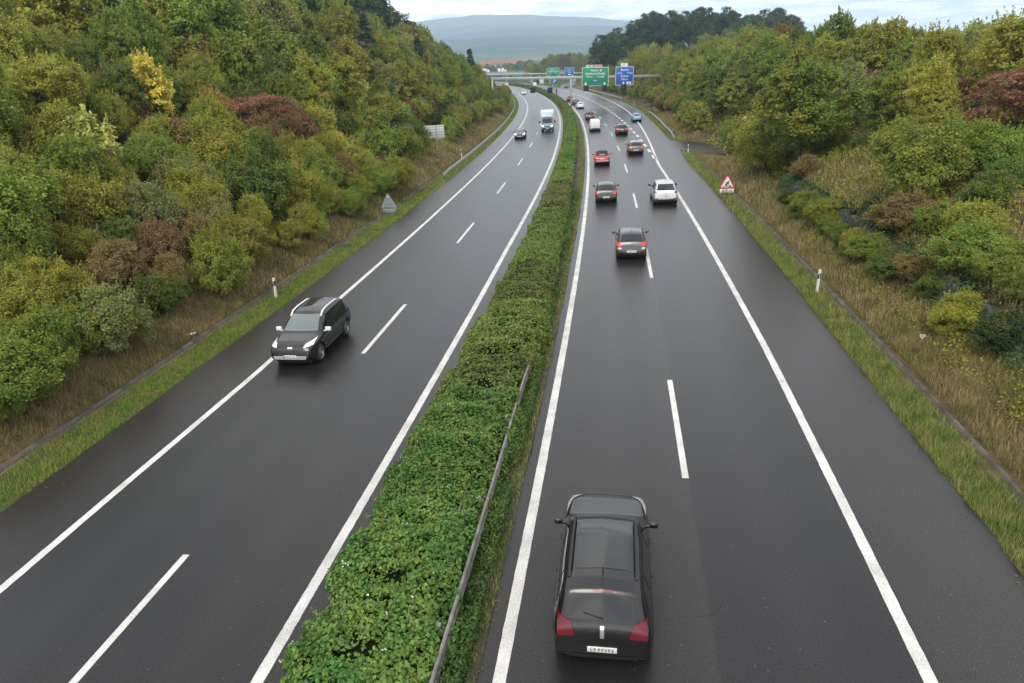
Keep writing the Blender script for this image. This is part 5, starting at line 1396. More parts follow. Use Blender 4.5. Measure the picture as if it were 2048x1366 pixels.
# ivy sheet on the far part of the wall
n = 34000
s = rng.uniform(19, 53.5, n); k = rng.random(n)
keep = (fbm(s*.7, k*1.6, 95, 3) > .43) | (s > 42.5); s, k = s[keep], k[keep]; n = len(s)
o = np.interp(k, [0, .4, .5, 1], [13.9, 14.45, 14.75, 16.6]); z = T(s, np.full(n, 14.0))+np.interp(k, [0, .4, .5, 1], [.0, 1.15, 1.35, 1.6])+rng.normal(0, .05, n)
N = np.where((k < .45)[:, None], np.array([-.8, -.1, .5]), np.array([0, 0, 1.0]))+rng.normal(size=(n, 3))*.35
iv = link('ivy', leaf_mesh('ivy', Wv(s, o, z), N, .13*rng.uniform(.7, 1.3, n), .12*rng.uniform(.7, 1.3, n), rng.random(n), vnoise(s*1.5, k*4, 3), M['leaf_hedge'])); iv.color = (.055, .085, .028, 1)
tag(iv, 'dark ivy and creepers draped over the stone wall', 'ivy')
# ------------------------------------------------------------------ vehicles
def paint(name, col, metal=.0, rough=.28, coat=.6):
    t = Nt(name)
    n = t.noise(900, 2, t.coord('Object')); d = t.noise(1.4, 4, t.coord('Object'))
    c = t.mix(n, tuple(x*.82 for x in col), tuple(min(1, x*1.18) for x in col))
    # road film, thicker low down on the body
    sp = t.new('ShaderNodeSeparateXYZ'); t.l.new(t.coord('Object'), sp.inputs[0])
    film = t.math('MULTIPLY', t.math('SUBTRACT', .75, sp.outputs[2], True), t.math('MULTIPLY', d, .22), True)
    c = t.mix(film, c, (.10, .095, .085))
    t.set(Base_Color=c, Metallic=metal, Roughness=t.math('ADD', rough, t.math('MULTIPLY', film, .5)), Coat_Weight=coat, Coat_Roughness=.06)
    return t.m
M['p_black'] = paint('black_paint', (.004, .004, .005), .0, .25, .35)
M['p_grey'] = paint('dark_grey_paint', (.075, .077, .08), .6, .35)
M['p_grey2'] = paint('anthracite_paint', (.05, .052, .056), .6, .35)
M['p_silver'] = paint('silver_paint', (.50, .51, .52), .55, .35)
M['p_red'] = paint('red_paint', (.38, .022, .028), .1, .3)
M['p_blue'] = paint('pale_blue_paint', (.16, .36, .46), .3, .35)
M['p_white'] = paint('white_car_paint', (.72, .72, .73), .0, .3)
M['p_green'] = paint('dark_green_paint', (.03, .05, .04), .3, .3)
M['p_maroon'] = paint('maroon_paint', (.06, .014, .018), .3, .3)
M['p_brown'] = paint('brown_black_paint', (.035, .024, .024), .3, .3)
M['p_cab'] = paint('blue_grey_cab_paint', (.16, .27, .33), .2, .35)
M['cloth'] = plain('soft_top_cloth', (.016, .016, .017), .9)

def gsm(a, sig):
    k = np.exp(-np.arange(-12, 13)**2/(2*sig*sig)); k /= k.sum()
    return np.convolve(np.pad(a, 12, mode='edge'), k, 'valid')
class Body:
    def __init__(self, W, H, top, belt, plan, roofw, zb, wheels, Ra, Rw, dome=.03):
        """top/belt/plan/zb: (y, value) lists rear to front; forward is +y"""
        self.W, self.H, self.wheels, self.Rw = W, H, wheels, Rw
        y0, y1 = top[0][0], top[-1][0]
        fine = np.linspace(y0, y1, 500)
        I = lambda L_, y: np.interp(y, [a for a, b in L_], [b for a, b in L_])
        zt = gsm(I(top, fine), 3.2); zt[0], zt[-1] = top[0][1], top[-1][1]
        bl = gsm(I(belt, fine), 3)
        ys = set(np.linspace(y0, y1, 70)) | {y0+.012, y0+.04, y1-.012, y1-.04}
        for yw in wheels: ys |= set(yw+np.linspace(-Ra*1.02, Ra*1.02, 17))
        ys = np.array(sorted(ys)); self.y0, self.y1 = y0, y1
        rings = []
        bmid = float(np.max([b for a, b in belt]))
        for y in ys:
            z_t = np.interp(y, fine, zt); zs = np.interp(y, fine, bl); hw = W/2*I(plan, y); b0 = I(zb, y)
            zs = min(zs, z_t-.05)
            cab = np.clip((z_t-bmid)/(H-bmid), 0, 1)
            wr = hw*(.86*(1-cab)+roofw*cab)
            za = -1
            for yw in wheels:
                dy = abs(y-yw)
                if dy < Ra: za = max(za, Rw+math.sqrt(Ra*Ra-dy*dy))
            zm = b0+.52*(zs-b0)
            p = [[0, b0], [hw*.74, b0], [hw*.95, b0+.05], [hw, zm], [hw*.985, zs-.07], [hw*.95, zs], [wr*1.0, z_t-.035-.035*cab], [wr*.82, z_t-.008], [0, z_t+dome*cab+.008]]
            if za > 0:
                for i in (1, 2): p[i][1] = max(p[i][1], za)
                p[2][1] = max(p[2][1], za+.004); p[3][1] = max(p[3][1], za+.03); p[4][1] = max(p[4][1], za+.05); p[5][1] = max(p[5][1], za+.06)
                p[2][0] = hw*1.0; p[3][0] = hw*1.015
                for i in (6, 7, 8): p[i][1] = max(p[i][1], za+.07)
            p = np.array(p)
            for _ in range(2):
                q = [p[0]]
                for a, c in zip(p[:-1], p[1:]):
                    q += [a*.75+c*.25, a*.25+c*.75]
                q.append(p[-1]); p = np.array(q)
            half = p
            full = np.concatenate([half, np.stack([-half[-2:0:-1, 0], half[-2:0:-1, 1]], 1)])
            rings.append(np.stack([full[:, 0], np.full(len(full), y), full[:, 1]], 1))
        n = len(rings[0]); m = len(rings)
        V = np.concatenate(rings)
        idx = np.arange(m*n).reshape(m, n)
        F = np.stack([idx[:-1], idx[1:], np.roll(idx, -1, 1)[1:], np.roll(idx, -1, 1)[:-1]], -1).reshape(-1, 4)
        # flat caps: fan to a centre point pushed a little outwards
        c0 = V[idx[0]].mean(0)-np.array([0, .02, 0]); c1 = V[idx[-1]].mean(0)+np.array([0, .02, 0])
        self.V = [tuple(v) for v in V]+[tuple(c0), tuple(c1)]
        a, b = m*n, m*n+1
        self.F = [tuple(f) for f in F]+[(idx[0][j], idx[0][(j+1) % n], a) for j in range(n)]+[(idx[-1][(j+1) % n], idx[-1][j], b) for j in range(n)]
        self.bvh = BVHTree.FromPolygons(self.V, self.F)
    def mesh(self, name, mat):
        me = bpy.data.meshes.new(name); me.from_pydata(self.V, [], self.F)
        me.polygons.foreach_set('use_smooth', [True]*len(self.F)); me.update(); me.materials.append(mat)
        return me
    def hit(self, a, b, axis):
        O = {'x+': ((4, a, b), (-1, 0, 0)), 'x-': ((-4, a, b), (1, 0, 0)), 'y+': ((a, 9, b), (0, -1, 0)), 'y-': ((a, -9, b), (0, 1, 0)), 'z': ((a, b, 6), (0, 0, -1))}[axis]
        h = self.bvh.ray_cast(Vector(O[0]), Vector(O[1]))
        if h[0] is None:
            q = {'x+': (self.W/2, a, b), 'x-': (-self.W/2, a, b), 'y+': (a, self.y1, b), 'y-': (a, self.y0, b), 'z': (a, b, self.H)}[axis]
            h = self.bvh.find_nearest(Vector(q))
        return h[0], h[1]
    def panel(self, quads, axis, off=.007, nu=10, nv=8):
        """a panel lying on the body: quads of four 2-D corners seen along the axis"""
        mb = MB()
        for q in quads:
            q = [np.array(c, float) for c in q]; vs = []
            for i in range(nu+1):
                for j in range(nv+1):
                    u, v = i/nu, j/nv
                    p = (q[0]*(1-u)+q[1]*u)*(1-v)+(q[3]*(1-u)+q[2]*u)*v
                    P, N = self.hit(p[0], p[1], axis)
                    dirn = {'x+': Vector((1, 0, 0)), 'x-': Vector((-1, 0, 0)), 'y+': Vector((0, 1, 0)), 'y-': Vector((0, -1, 0)), 'z': Vector((0, 0, 1))}[axis]
                    if N.dot(dirn) < 0: N = -N
                    vs.append(P+N*off)
            mb.add(vs, [(i*(nv+1)+j, (i+1)*(nv+1)+j, (i+1)*(nv+1)+j+1, i*(nv+1)+j+1) for i in range(nu) for j in range(nv)], True)
        return mb
def sym(quads): return quads+[[(-x, z) for x, z in q] for q in quads]

WM = {}
def wheel_meshes(R, w, dark=False, spokes=5):
    key = (R, w, dark)
    if key in WM: return WM[key]
    t_ = MB(); t_.lathe([(R*.66, -w/2+.01), (R*.9, -w/2), (R*.98, -w*.36), (R, -w*.2), (R, w*.2), (R*.98, w*.36), (R*.9, w/2), (R*.66, w/2-.01)], 28)
    rm = MB(); rm.lathe([(R*.67, -w/2), (R*.67, w/2-.005), (R*.63, w/2), (R*.60, w/2-.03), (R*.56, .01), (.0, .0)], 24)
    for k in range(spokes):
        a = 2*math.pi*k/spokes
        rm.box((w/2-.045, 0, 0), (.03, .075, R*.62), Matrix.Translation((0, 0, 0)).to_3x3())
        vs = rm.v[-8:]
        rot = Matrix.Rotation(a, 3, 'X')
        rm.v[-8:] = [tuple(rot@(Vector(v)+Vector((0, 0, R*.31)))) for v in vs]
    rm.lathe([(.0, w/2-.012), (.06, w/2-.016), (.075, w/2-.05)], 12)
    WM[key] = (t_.mesh('tyre', M['rubber']), rm.mesh('rim', M['dark_rim' if dark else 'rim']))
    return WM[key]
def add_wheels(root, W, wheels, R, w=.21, dark=False):
    tm, rm = wheel_meshes(R, w, dark)
    for yw in wheels:
        for sd in (1, -1):
            we = bpy.data.objects.new('wheel', tm); COL.objects.link(we); we.parent = root
            we.location = (sd*(W/2-w/2-.02), yw, R); we.rotation_euler = (0, 0, 0 if sd > 0 else math.pi)
            r = bpy.data.objects.new('rim', rm); COL.objects.link(r); r.parent = we
def number_plate(root, y, z, face, w=.52, h=.115, seed=1, eu=False):
    b = MB(); b.rbox((0, y, z), (w, .022, h), .006); p = b.build('number_plate', M['plate'], root)
    rr = random.Random(seed); b = MB(); x = -w*.38
    yy = y+face*.0125
    for k in range(7):
        ww = w*.07; x0 = x+k*w*.115+(.03*w if k > 1 else 0)
        b.box((x0, yy, z), (ww*.3, .004, h*.55))
        if rr.random() < .7: b.box((x0+ww*.28, yy, z+h*(.25 if rr.random() < .5 else -.25)), (ww*.5, .004, h*.14))
        if rr.random() < .7: b.box((x0+ww*.5, yy, z+h*.05), (ww*.25, .004, h*.5))
    b.build('characters', M['plate_ink'], p)
    if eu:
        b = MB(); b.box((-w/2+.03 if face < 0 else w/2-.03, yy, z), (.045, .004, h*.94)); b.build('blue_band', M['sign_blue'], p)
def mirrors(root, W, y, z, mat, s=1.0):
    for sd in (1, -1):
        b = MB(); b.rbox((sd*(W/2+.10*s), y, z), (.20*s, .10*s, .14*s), .03*s); b.box((sd*(W/2-.02), y+.02, z-.06*s), (.14*s, .05, .035)); b.build('mirror', mat, root)

def build_car(name, s, o, label, cat, spec, coming=False, yaw=0.0):
    """generic car; s,o: the road point under the middle of the bumper nearest the bridge"""
    g = spec
    L, W, H = g['L'], g['W'], g['H']
    hd = heading(s+L/2)
    z0 = .0
    base = Wp(s+L/2, o, z0)
    r = empty(name, base, -hd+(math.pi if coming else 0)+yaw)
    tag(r, label, cat, 'vehicles on the '+('left' if coming else 'right')+' carriageway')
    h2 = L/2
    Rw = g.get('R', .32); Ra = Rw+.055
    wy = g['wheels']
    B = Body(W, H, g['top'], g['belt'], g.get('plan', [(-h2, .86), (-h2+.12, .93), (-h2+.5, .985), (-.6, 1), (.8, 1), (h2-.7, .975), (h2-.25, .90), (h2-.06, .80), (h2, .70)]), g.get('roofw', .74), g.get('zb', [(-h2, .34), (-h2+.3, .24), (-.9, .19), (1, .19), (h2-.4, .2), (h2, .26)]), wy, Ra, Rw, g.get('dome', .03))
    pm = M[g['paint']]
    link('body', B.mesh('body', pm), None, r)
    b = MB(); b.box((0, 0, .27), (W-.5, L-.5, .24)); b.build('underbody', M['under'], r)
    add_wheels(r, W, wy, Rw, g.get('ww', .21), g.get('dark_rim', False))
    gl = M[g.get('glass', 'glass')]
    bz = lambda y: float(np.interp(y, [a for a, c in g['belt']], [c for a, c in g['belt']]))
    if 'side' in g:                                                   # side windows: list of quads in (y, z)
        for q in g['side']:
            for ax in ('x+', 'x-'): B.panel([q], ax, .006, 8, 6).build('side_window', gl, r)
    if 'screen' in g:
        (wb, zb_), (wt_, zt_) = g['screen']
        B.panel([[(-wb, zb_), (wb, zb_), (wt_, zt_), (-wt_, zt_)]], 'y+', .006, 14, 10).build('windscreen', M[g.get('front_glass', 'glass')], r)
    if 'rear' in g:
        (wb, zb_), (wt_, zt_) = g['rear']
        rw = B.panel([[(-wb, zb_), (wb, zb_), (wt_, zt_), (-wt_, zt_)]], 'y-', .006, 14, 10).build('rear_window', gl, r)
        if g.get('wiper', True):
            P0, _ = B.hit(.02, zb_+.03, 'y-'); P1, _ = B.hit(-.30*wb/.55, zb_+.10, 'y-')
            b = MB(); b.tube([P0+Vector((0, -.02, 0)), P1+Vector((0, -.025, 0))], .012, 5); b.build('wiper', M['black'], rw)
    if 'roof_glass' in g:
        B.panel([g['roof_glass']], 'z', .006, 10, 12).build('roof_window', gl, r)
    for q in g.get('black_front', ()): B.panel([q], 'y+', .008).build('grille', M['black'], r)
    for q in g.get('black_rear', ()): B.panel([q], 'y-', .008).build('rear_bumper', M[g.get('bumper', 'black')], r)
    for nm, mt, ax, q in g.get('extra', ()): B.panel(q, ax, .011).build(nm, M[mt], r)
    if 'tail' in g:
        for q in sym([g['tail']]): B.panel([q], 'y-', .012, 6, 6).build('tail_light', M[g.get('tail_mat', 'red_lamp')], r)
    if 'head' in g:
        for q in sym([g['head']]): B.panel([q], 'y+', .012, 8, 6).build('headlight', M[g.get('head_mat', 'head_lamp')], r)
    mirrors(r, W, g['mirror'][0], g['mirror'][1], M[g.get('mirror_mat', g['paint'])], g.get('mirror_s', 1))
    if g.get('plate_r'):
        P, _ = B.hit(0, g['plate_r'], 'y-'); number_plate(r, P.y-.014, g['plate_r'], -1, seed=len(label), eu=g.get('eu', False))
    if g.get('plate_f'):
        P, _ = B.hit(0, g['plate_f'], 'y+'); number_plate(r, P.y+.014, g['plate_f'], 1, seed=len(label), eu=g.get('eu', False))
    if g.get('rails'):
        ya, yb, xr = g['rails']
        for sd in (1, -1):
            pts = []
            for i in range(9):
                y = ya+(yb-ya)*i/8; P, _ = B.hit(sd*xr, y, 'z'); lift = .0 if i in (0, 8) else .055
                pts.append(P+Vector((0, 0, lift)))
            b = MB(); b.tube(pts, g.get('rail_r', .028), 7); b.build('roof_rail', M[g.get('rail_mat', 'silver_trim')], r)
    if g.get('aerial'):
        P, _ = B.hit(0, g['aerial'], 'z'); b = MB(); b.tube([P, P+Vector((0, -.10, .2))], [.012, .005], 5); b.build('aerial', M['black'], r)
    if g.get('badge'):
        for ax, zz in g['badge']:
            P, N = B.hit(0, zz, ax); b = MB(); b.prism([(.05*math.cos(q), .05*math.sin(q)) for q in np.linspace(0, 6.1, 12)], .012, Matrix.Translation(P+Vector((0, .004 if ax == 'y+' else -.016, 0)))); b.build('badge', M['chrome'], r)
    for q in g.get('handles', ()):
        for sd in (1, -1):
            P, N = B.hit(q[0], q[1], 'x+' if sd > 0 else 'x-'); b = MB(); b.rbox(P+Vector((sd*.012, 0, 0)), (.03, .2, .035), .01); b.build('door_handle', pm, r)
    for y in g.get('seams', ()):                                       # shut lines
        for ax in ('x+', 'x-'):
            B.panel([[(y-.006, .34), (y+.006, .34), (y+.006+.03, bz(y)-.02), (y-.006+.03, bz(y)-.02)]], ax, .003, 1, 6).build('door_gap', M['under'], r)
    return r, B, g

def hatch(paint_, L=4.0, W=1.69, H=1.46, **k):
    h = L/2
    d = dict(L=L, W=W, H=H, paint=paint_, wheels=(-h+.70, h-.78), R=.31,
        top=[(-h, .60), (-h+.03, .74), (-h+.07, .92), (-h+.15, 1.02), (-h+.52, 1.38), (-h+.75, H-.02), (-.45, H), (.10, H-.05), (.55, 1.20), (.98, .955), (h-.55, .87), (h-.2, .76), (h-.04, .62), (h, .50)],
        belt=[(-h, .90), (-.6, .93), (.6, .90), (1.0, .87), (h, .62)],
        side=[[(-h+.95, .985), (-.25, .96), (-.25, H-.13), (-h+1.05, H-.15)], [(-.17, .96), (.72, .93), (.28, H-.17), (-.17, H-.13)]],
        screen=((.66, .985), (.52, H-.10)), rear=((.60, 1.03), (.50, H-.10)), tail=[(.53, .78), (.80, .76), (.80, .98), (.58, .96)], head=[(.46, .60), (.78, .64), (.80, .78), (.52, .70)],
        black_front=([(-.42, .52), (.42, .52), (.40, .62), (-.40, .62)], [(-.5, .28), (.5, .28), (.48, .42), (-.48, .42)]),
        mirror=(.62, 1.0), plate_r=.52, aerial=-h+.85, handles=((-.75, .82), (.3, .80)), seams=(-.22, .85), badge=(('y-', .90),))
    d.update(k); return d
def suv(paint_, L=4.34, W=1.81, H=1.66, **k):
    h = L/2
    d = dict(L=L, W=W, H=H, paint=paint_, wheels=(-h+.78, h-.84), R=.35, ww=.23,
        top=[(-h, .62), (-h+.02, .80), (-h+.05, 1.0), (-h+.13, 1.12), (-h+.42, H-.10), (-h+.65, H-.02), (-.3, H), (.15, H-.05), (.55, 1.40), (1.02, 1.08), (1.15, 1.045), (h-.45, .97), (h-.15, .88), (h-.04, .74), (h, .56)],
        belt=[(-h, 1.0), (-.6, 1.04), (.6, 1.0), (1.1, .97), (h, .78)],
        plan=[(-h, .88), (-h+.1, .94), (-h+.5, .985), (-.6, 1), (.9, 1), (h-.5, .98), (h-.2, .93), (h-.05, .86), (h, .78)],
        zb=[(-h, .40), (-h+.3, .30), (-.9, .24), (1, .24), (h-.4, .27), (h, .34)], roofw=.76,
        side=[[(-h+.42, 1.12), (-h+.95, 1.09), (-h+.95, H-.17), (-h+.62, H-.19)], [(-h+1.02, 1.09), (-.10, 1.07), (-.10, H-.16), (-h+1.02, H-.16)], [(-.02, 1.07), (.78, 1.04), (.34, H-.18), (-.02, H-.16)]],
        screen=((.70, 1.10), (.57, H-.11)), rear=((.60, 1.14), (.52, H-.15)), tail=[(.54, .82), (.79, .80), (.79, 1.06), (.58, 1.04)], head=[(.44, .76), (.86, .80), (.86, .95), (.52, .88)],
        black_front=([(-.46, .70), (.46, .70), (.48, .86), (-.48, .86)],), mirror=(.72, 1.10), plate_r=.60, aerial=-h+.8, handles=((-.55, .92), (.45, .90)), seams=(-.06, .95), badge=())
    d.update(k); return d

# 1 nearest car: black SUV seen from above and behind
g = suv('p_black', 4.45, 1.84, 1.64, rails=(-1.55, .35, .60), rail_mat='black', mirror_s=.85, roof_glass=[(-.50, -1.35), (.50, -1.35), (.48, .0), (-.48, .0)], plate_r=.62, tail=[(.47, .86), (.79, .84), (.775, 1.17), (.55, 1.10)], badge=(), wiper=True, dark_rim=True,
        black_rear=([(-.74, .36), (.74, .36), (.78, .50), (-.78, .50)],), extra=(('bright_strip', 'chrome', 'y-', [[(-.035, .84), (.035, .84), (.035, 1.06), (-.035, 1.06)]]), ('high_brake_light', 'red_lamp', 'y-', [[(-.18, 1.53), (.18, 1.53), (.18, 1.56), (-.18, 1.56)]])))
build_car('sport_utility_car', 9.55, 1.82, 'black sport utility car with roof bars, nearest to the bridge', 'car', g)
# 2 black SUV coming, silver rails, white mirrors
g = suv('p_black', 4.34, 1.81, 1.66, rails=(-1.45, .35, .62), rail_mat='white_paint', rail_r=.035, mirror_mat='white_paint', front_glass='pale_glass', head_mat='head_lamp_drl', head=[(.52, .82), (.82, .86), (.80, .98), (.58, .92)], black_front=([(-.50, .74), (.50, .74), (.50, .90), (-.50, .90)], [(-.80, .56), (.80, .56), (.80, .70), (-.80, .70)]), plate_r=None, plate_f=.52, eu=True, mirror_s=1.15,
        extra=(('skid_plate', 'silver_trim', 'y+', [[(-.62, .40), (.62, .40), (.66, .54), (-.66, .54)]]), ('grille_bar', 'chrome', 'y+', [[(-.09, .79), (.09, .79), (.09, .85), (-.09, .85)]]), ('sill_strip', 'silver_trim', 'x+', [[(-.95, .34), (.95, .34), (.95, .37), (-.95, .37)]]), ('sill_strip', 'silver_trim', 'x-', [[(-.95, .34), (.95, .34), (.95, .37), (-.95, .37)]])))
build_car('sport_utility_car', 22.55, -10.15, 'black sport utility car with silver roof rails and white mirrors, coming towards the bridge', 'car', g, True)
# 3 grey hatchbacks
lit = dict(tail_mat='red_lamp_lit')
g = hatch('p_grey', 4.02, 1.70, 1.47, black_rear=([(-.72, .34), (.72, .34), (.74, .42), (-.74, .42)],), extra=(('bumper_strip', 'silver_trim', 'y-', [[(.52, .66), (.80, .64), (.80, .74), (.56, .745)], [(-.52, .66), (-.80, .64), (-.80, .74), (-.56, .745)]]), ('rear_reflector', 'red_lamp', 'y-', [[(.52, .46), (.76, .46), (.76, .53), (.52, .53)], [(-.52, .46), (-.76, .46), (-.76, .53), (-.52, .53)]])), tail=[(.53, .82), (.80, .80), (.80, .99), (.58, .98)], **lit)
build_car('hatchback_car', 37.3, 2.9, 'grey hatchback with lit red lamps straddling the lane dashes, second nearest driving away', 'car', g)
g = hatch('p_grey2', 4.05, 1.72, 1.45, black_rear=([(-.72, .34), (.72, .34), (.74, .46), (-.74, .46)],), **lit)
build_car('hatchback_car', 53.9, 1.55, 'dark grey hatchback in the left lane, level with the silver car', 'car', g)
# 4 silver people carrier
g = hatch('p_silver', 4.37, 1.83, 1.64, R=.33, top=[(-2.185, .62), (-2.16, .80), (-2.12, 1.0), (-2.02, 1.12), (-1.72, 1.50), (-1.5, 1.61), (-.5, 1.64), (.2, 1.58), (.75, 1.28), (1.3, 1.0), (1.7, .9), (2.0, .78), (2.15, .64), (2.185, .5)],
          belt=[(-2.2, 1.0), (-.6, 1.0), (.6, .96), (1.2, .92), (2.2, .66)], side=[[(-1.55, 1.09), (-1.0, 1.05), (-1.0, 1.47), (-1.42, 1.45)], [(-.92, 1.05), (-.1, 1.02), (-.1, 1.48), (-.92, 1.47)], [(-.02, 1.02), (.9, .99), (.35, 1.44), (-.02, 1.48)]],
          screen=((.70, 1.05), (.56, 1.52)), rear=((.66, 1.10), (.54, 1.52)), tail=[(.60, .90), (.88, .92), (.88, 1.10), (.66, 1.02)], plate_r=.74, mirror=(.8, 1.08), mirror_mat='black', black_rear=([(-.8, .34), (.8, .34), (.82, .46), (-.82, .46)],),
          extra=(('rear_reflector', 'red_lamp', 'y-', [[(.56, .47), (.80, .47), (.80, .53), (.56, .53)], [(-.56, .47), (-.80, .47), (-.80, .53), (-.56, .53)]]),))
build_car('people_carrier', 52.6, 5.95, 'silver people carrier by the right edge line', 'car', g)
# 5 red convertible with black top
g = hatch('p_red', 3.72, 1.68, 1.40, R=.31, top=[(-1.86, .58), (-1.84, .76), (-1.76, .90), (-1.45, .94), (-1.02, 1.28), (-.72, 1.385), (-.2, 1.40), (.22, 1.34), (.62, 1.10), (.86, .96), (1.3, .91), (1.65, .80), (1.82, .64), (1.86, .5)],
          belt=[(-1.86, .86), (-.6, .90), (.6, .88), (1.0, .86), (1.86, .62)], side=[[(-.95, .95), (-.2, .94), (-.2, 1.27), (-.72, 1.25)], [(-.13, .94), (.62, .93), (.28, 1.24), (-.13, 1.27)]], screen=((.62, .99), (.54, 1.32)), rear=((.40, 1.02), (.34, 1.22)), tail=[(.58, .64), (.76, .64), (.76, .84), (.60, .84)], plate_r=.72, wiper=False, mirror=(.5, .98), mirror_mat='p_red', aerial=None, handles=((-.1, .82),), seams=(-.55,), badge=(),
          black_rear=([(-.7, .30), (.7, .30), (.74, .42), (-.74, .42)],), extra=(('bumper_strip', 'chrome', 'y-', [[(-.70, .52), (.70, .52), (.70, .55), (-.70, .55)]]),))
rr_, B_, _ = build_car('convertible_car', 75.1, 1.42, 'red convertible with black fabric roof in the left lane', 'car', g)
B_.panel([[(-.60, -1.32), (.60, -1.32), (.56, .20), (-.56, .20)]], 'z', .012, 12, 14).build('fabric_roof', M['cloth'], rr_)
B_.panel([[(-.34, 1.03), (.34, 1.03), (.30, 1.2), (-.30, 1.2)]], 'y-', .02, 8, 6).build('rear_window', M['pale_glass'], rr_)
# 6 saloons and others
def saloon(p, L=4.65, W=1.80, H=1.44, **k):
    h = L/2
    return hatch(p, L, W, H, **{**dict(top=[(-h, .60), (-h+.03, .80), (-h+.10, .98), (-h+.42, 1.02), (-h+.95, 1.32), (-h+1.35, H-.02), (-.2, H), (.30, H-.06), (.75, 1.18), (1.15, .97), (h-.5, .88), (h-.15, .76), (h-.03, .62), (h, .5)], rear=((.60, 1.06), (.50, H-.12)), plate_r=.74, wiper=False, R=.32, black_rear=([(-.7, .32), (.7, .32), (.72, .44), (-.72, .44)],), side=[[(-h+1.0, .99), (-.25, .97), (-.25, H-.13), (-h+1.4, H-.14)], [(-.17, .97), (.82, .94), (.38, H-.16), (-.17, H-.13)]]), **k})
build_car('estate_car', 83.2, 5.5, 'grey metallic car with silver roof approaching the exit lane dashes', 'car', hatch('p_grey', 4.45, 1.80, 1.44, plate_r=.56, extra=(('roof_panel', 'silver_trim', 'z', [[(-.5, -1.4), (.5, -1.4), (.48, -.05), (-.48, -.05)]]),), tail_mat='red_lamp_lit'))
build_car('hatchback_car', 107.2, 5.25, 'black car with large red lamps in the middle lane, past the grey car', 'car', hatch('p_black', 4.2, 1.79, 1.48, tail_mat='red_lamp_lit', plate_r=.78, tail=[(.45, .78), (.82, .78), (.82, 1.0), (.5, .96)]))
build_car('small_car', 129.9, 9.6, 'small pale blue car in the exit lane on the right', 'car', saloon('p_blue', 3.9, 1.68, 1.42))
build_car('small_car', 139.2, 1.6, 'dark maroon car in the left lane ahead of the white van', 'car', hatch('p_maroon', 4.0, 1.75, 1.52, plate_r=.72, tail_mat='red_lamp_lit'))
build_car('saloon_car', 177.2, 1.5, 'white saloon in the left lane beside the gantry post', 'car', saloon('p_white', 4.5, 1.8, 1.43))
build_car('saloon_car', 196, 1.5, 'dark brown saloon in the left lane just past the white saloon', 'car', saloon('p_brown', 4.6, 1.8, 1.45))
build_car('hatchback_car', 217, 1.4, 'maroon car with red lamps half hidden by the gantry post', 'car', hatch('p_maroon', 4.1, 1.78, 1.5, tail_mat='red_lamp_lit', tail=[(.4, .7), (.84, .7), (.84, 1.05), (.45, 1.0)]))
build_car('saloon_car', 341, 13.2, 'dark car leaving on the slip road beneath the green sign', 'car', saloon('p_grey2', 4.5, 1.8, 1.45), yaw=-.15)
# oncoming
build_car('small_car', 108.0, -10.15, 'dark green small car with round headlights lit, in the outer oncoming lane', 'car', hatch('p_green', 3.8, 1.70, 1.42, head_mat='head_lamp_lit', head=[(.50, .66), (.78, .68), (.78, .88), (.54, .84)], plate_r=None, plate_f=.46, front_glass='pale_glass', mirror_mat='black', aerial=None, badge=()), True)
build_car('saloon_car', 292, -9.9, 'white car coming in the outer lane, beyond the box truck', 'car', saloon('p_white', 4.5, 1.8, 1.45, head_mat='head_lamp', plate_r=None, plate_f=.46), True)
build_car('saloon_car', 452, -6.5, 'distant white car coming round the bend by the left trees', 'car', saloon('p_white', 4.5, 1.8, 1.45, head_mat='head_lamp_lit', plate_r=None, plate_f=.46), True)

def van_spec(p, L, W, H, **k):
    h = L/2
    return hatch(p, L, W, H, **{**dict(R=.33, roofw=.86, dome=.02, top=[(-h, H-.35), (-h+.02, H-.16), (-h+.08, H-.05), (-h+.3, H), (.4, H), (.85, H-.10), (1.2, 1.40), (1.55, 1.12), (h-.3, .98), (h-.08, .80), (h, .55)],
        belt=[(-h, 1.08), (.6, 1.06), (1.3, 1.0), (h, .78)], plan=[(-h, .95), (-h+.05, .98), (-.6, 1), (.8, 1), (h-.6, .97), (h-.2, .90), (h, .78)], side=[[(.25, 1.10), (1.12, 1.08), (.85, H-.22), (.25, H-.20)]],
        screen=((.70, 1.14), (.62, H-.16)), rear=((.0, 1.2), (.0, 1.3)), tail=[(.76, .62), (.86, .62), (.86, 1.02), (.76, 1.02)], plate_r=.62, wiper=False, mirror=(1.0, 1.16), mirror_mat='black', mirror_s=1.3, aerial=None, handles=((.35, .95),), seams=(.2,), badge=(), black_rear=([(-.8, .34), (.8, .34), (.82, .52), (-.82, .52)],),
        extra=(('door_gap', 'under', 'y-', [[(-.008, .56), (.008, .56), (.008, H-.12), (-.008, H-.12)]]), ('door_handle', 'black', 'y-', [[(-.22, .98), (-.04, .98), (-.04, 1.03), (-.22, 1.03)]]))), **k})
sp_ = van_spec('p_white', 4.3, 1.80, 1.84); sp_.pop('rear')
build_car('delivery_van', 114.9, 1.5, 'white windowless delivery van in the left lane', 'van', sp_)
sp_ = van_spec('p_white', 5.2, 1.98, 2.3); sp_.pop('rear')
build_car('delivery_van', 388, 3.0, 'distant white van seen below the gantry beside the hanging signal box', 'van', sp_)

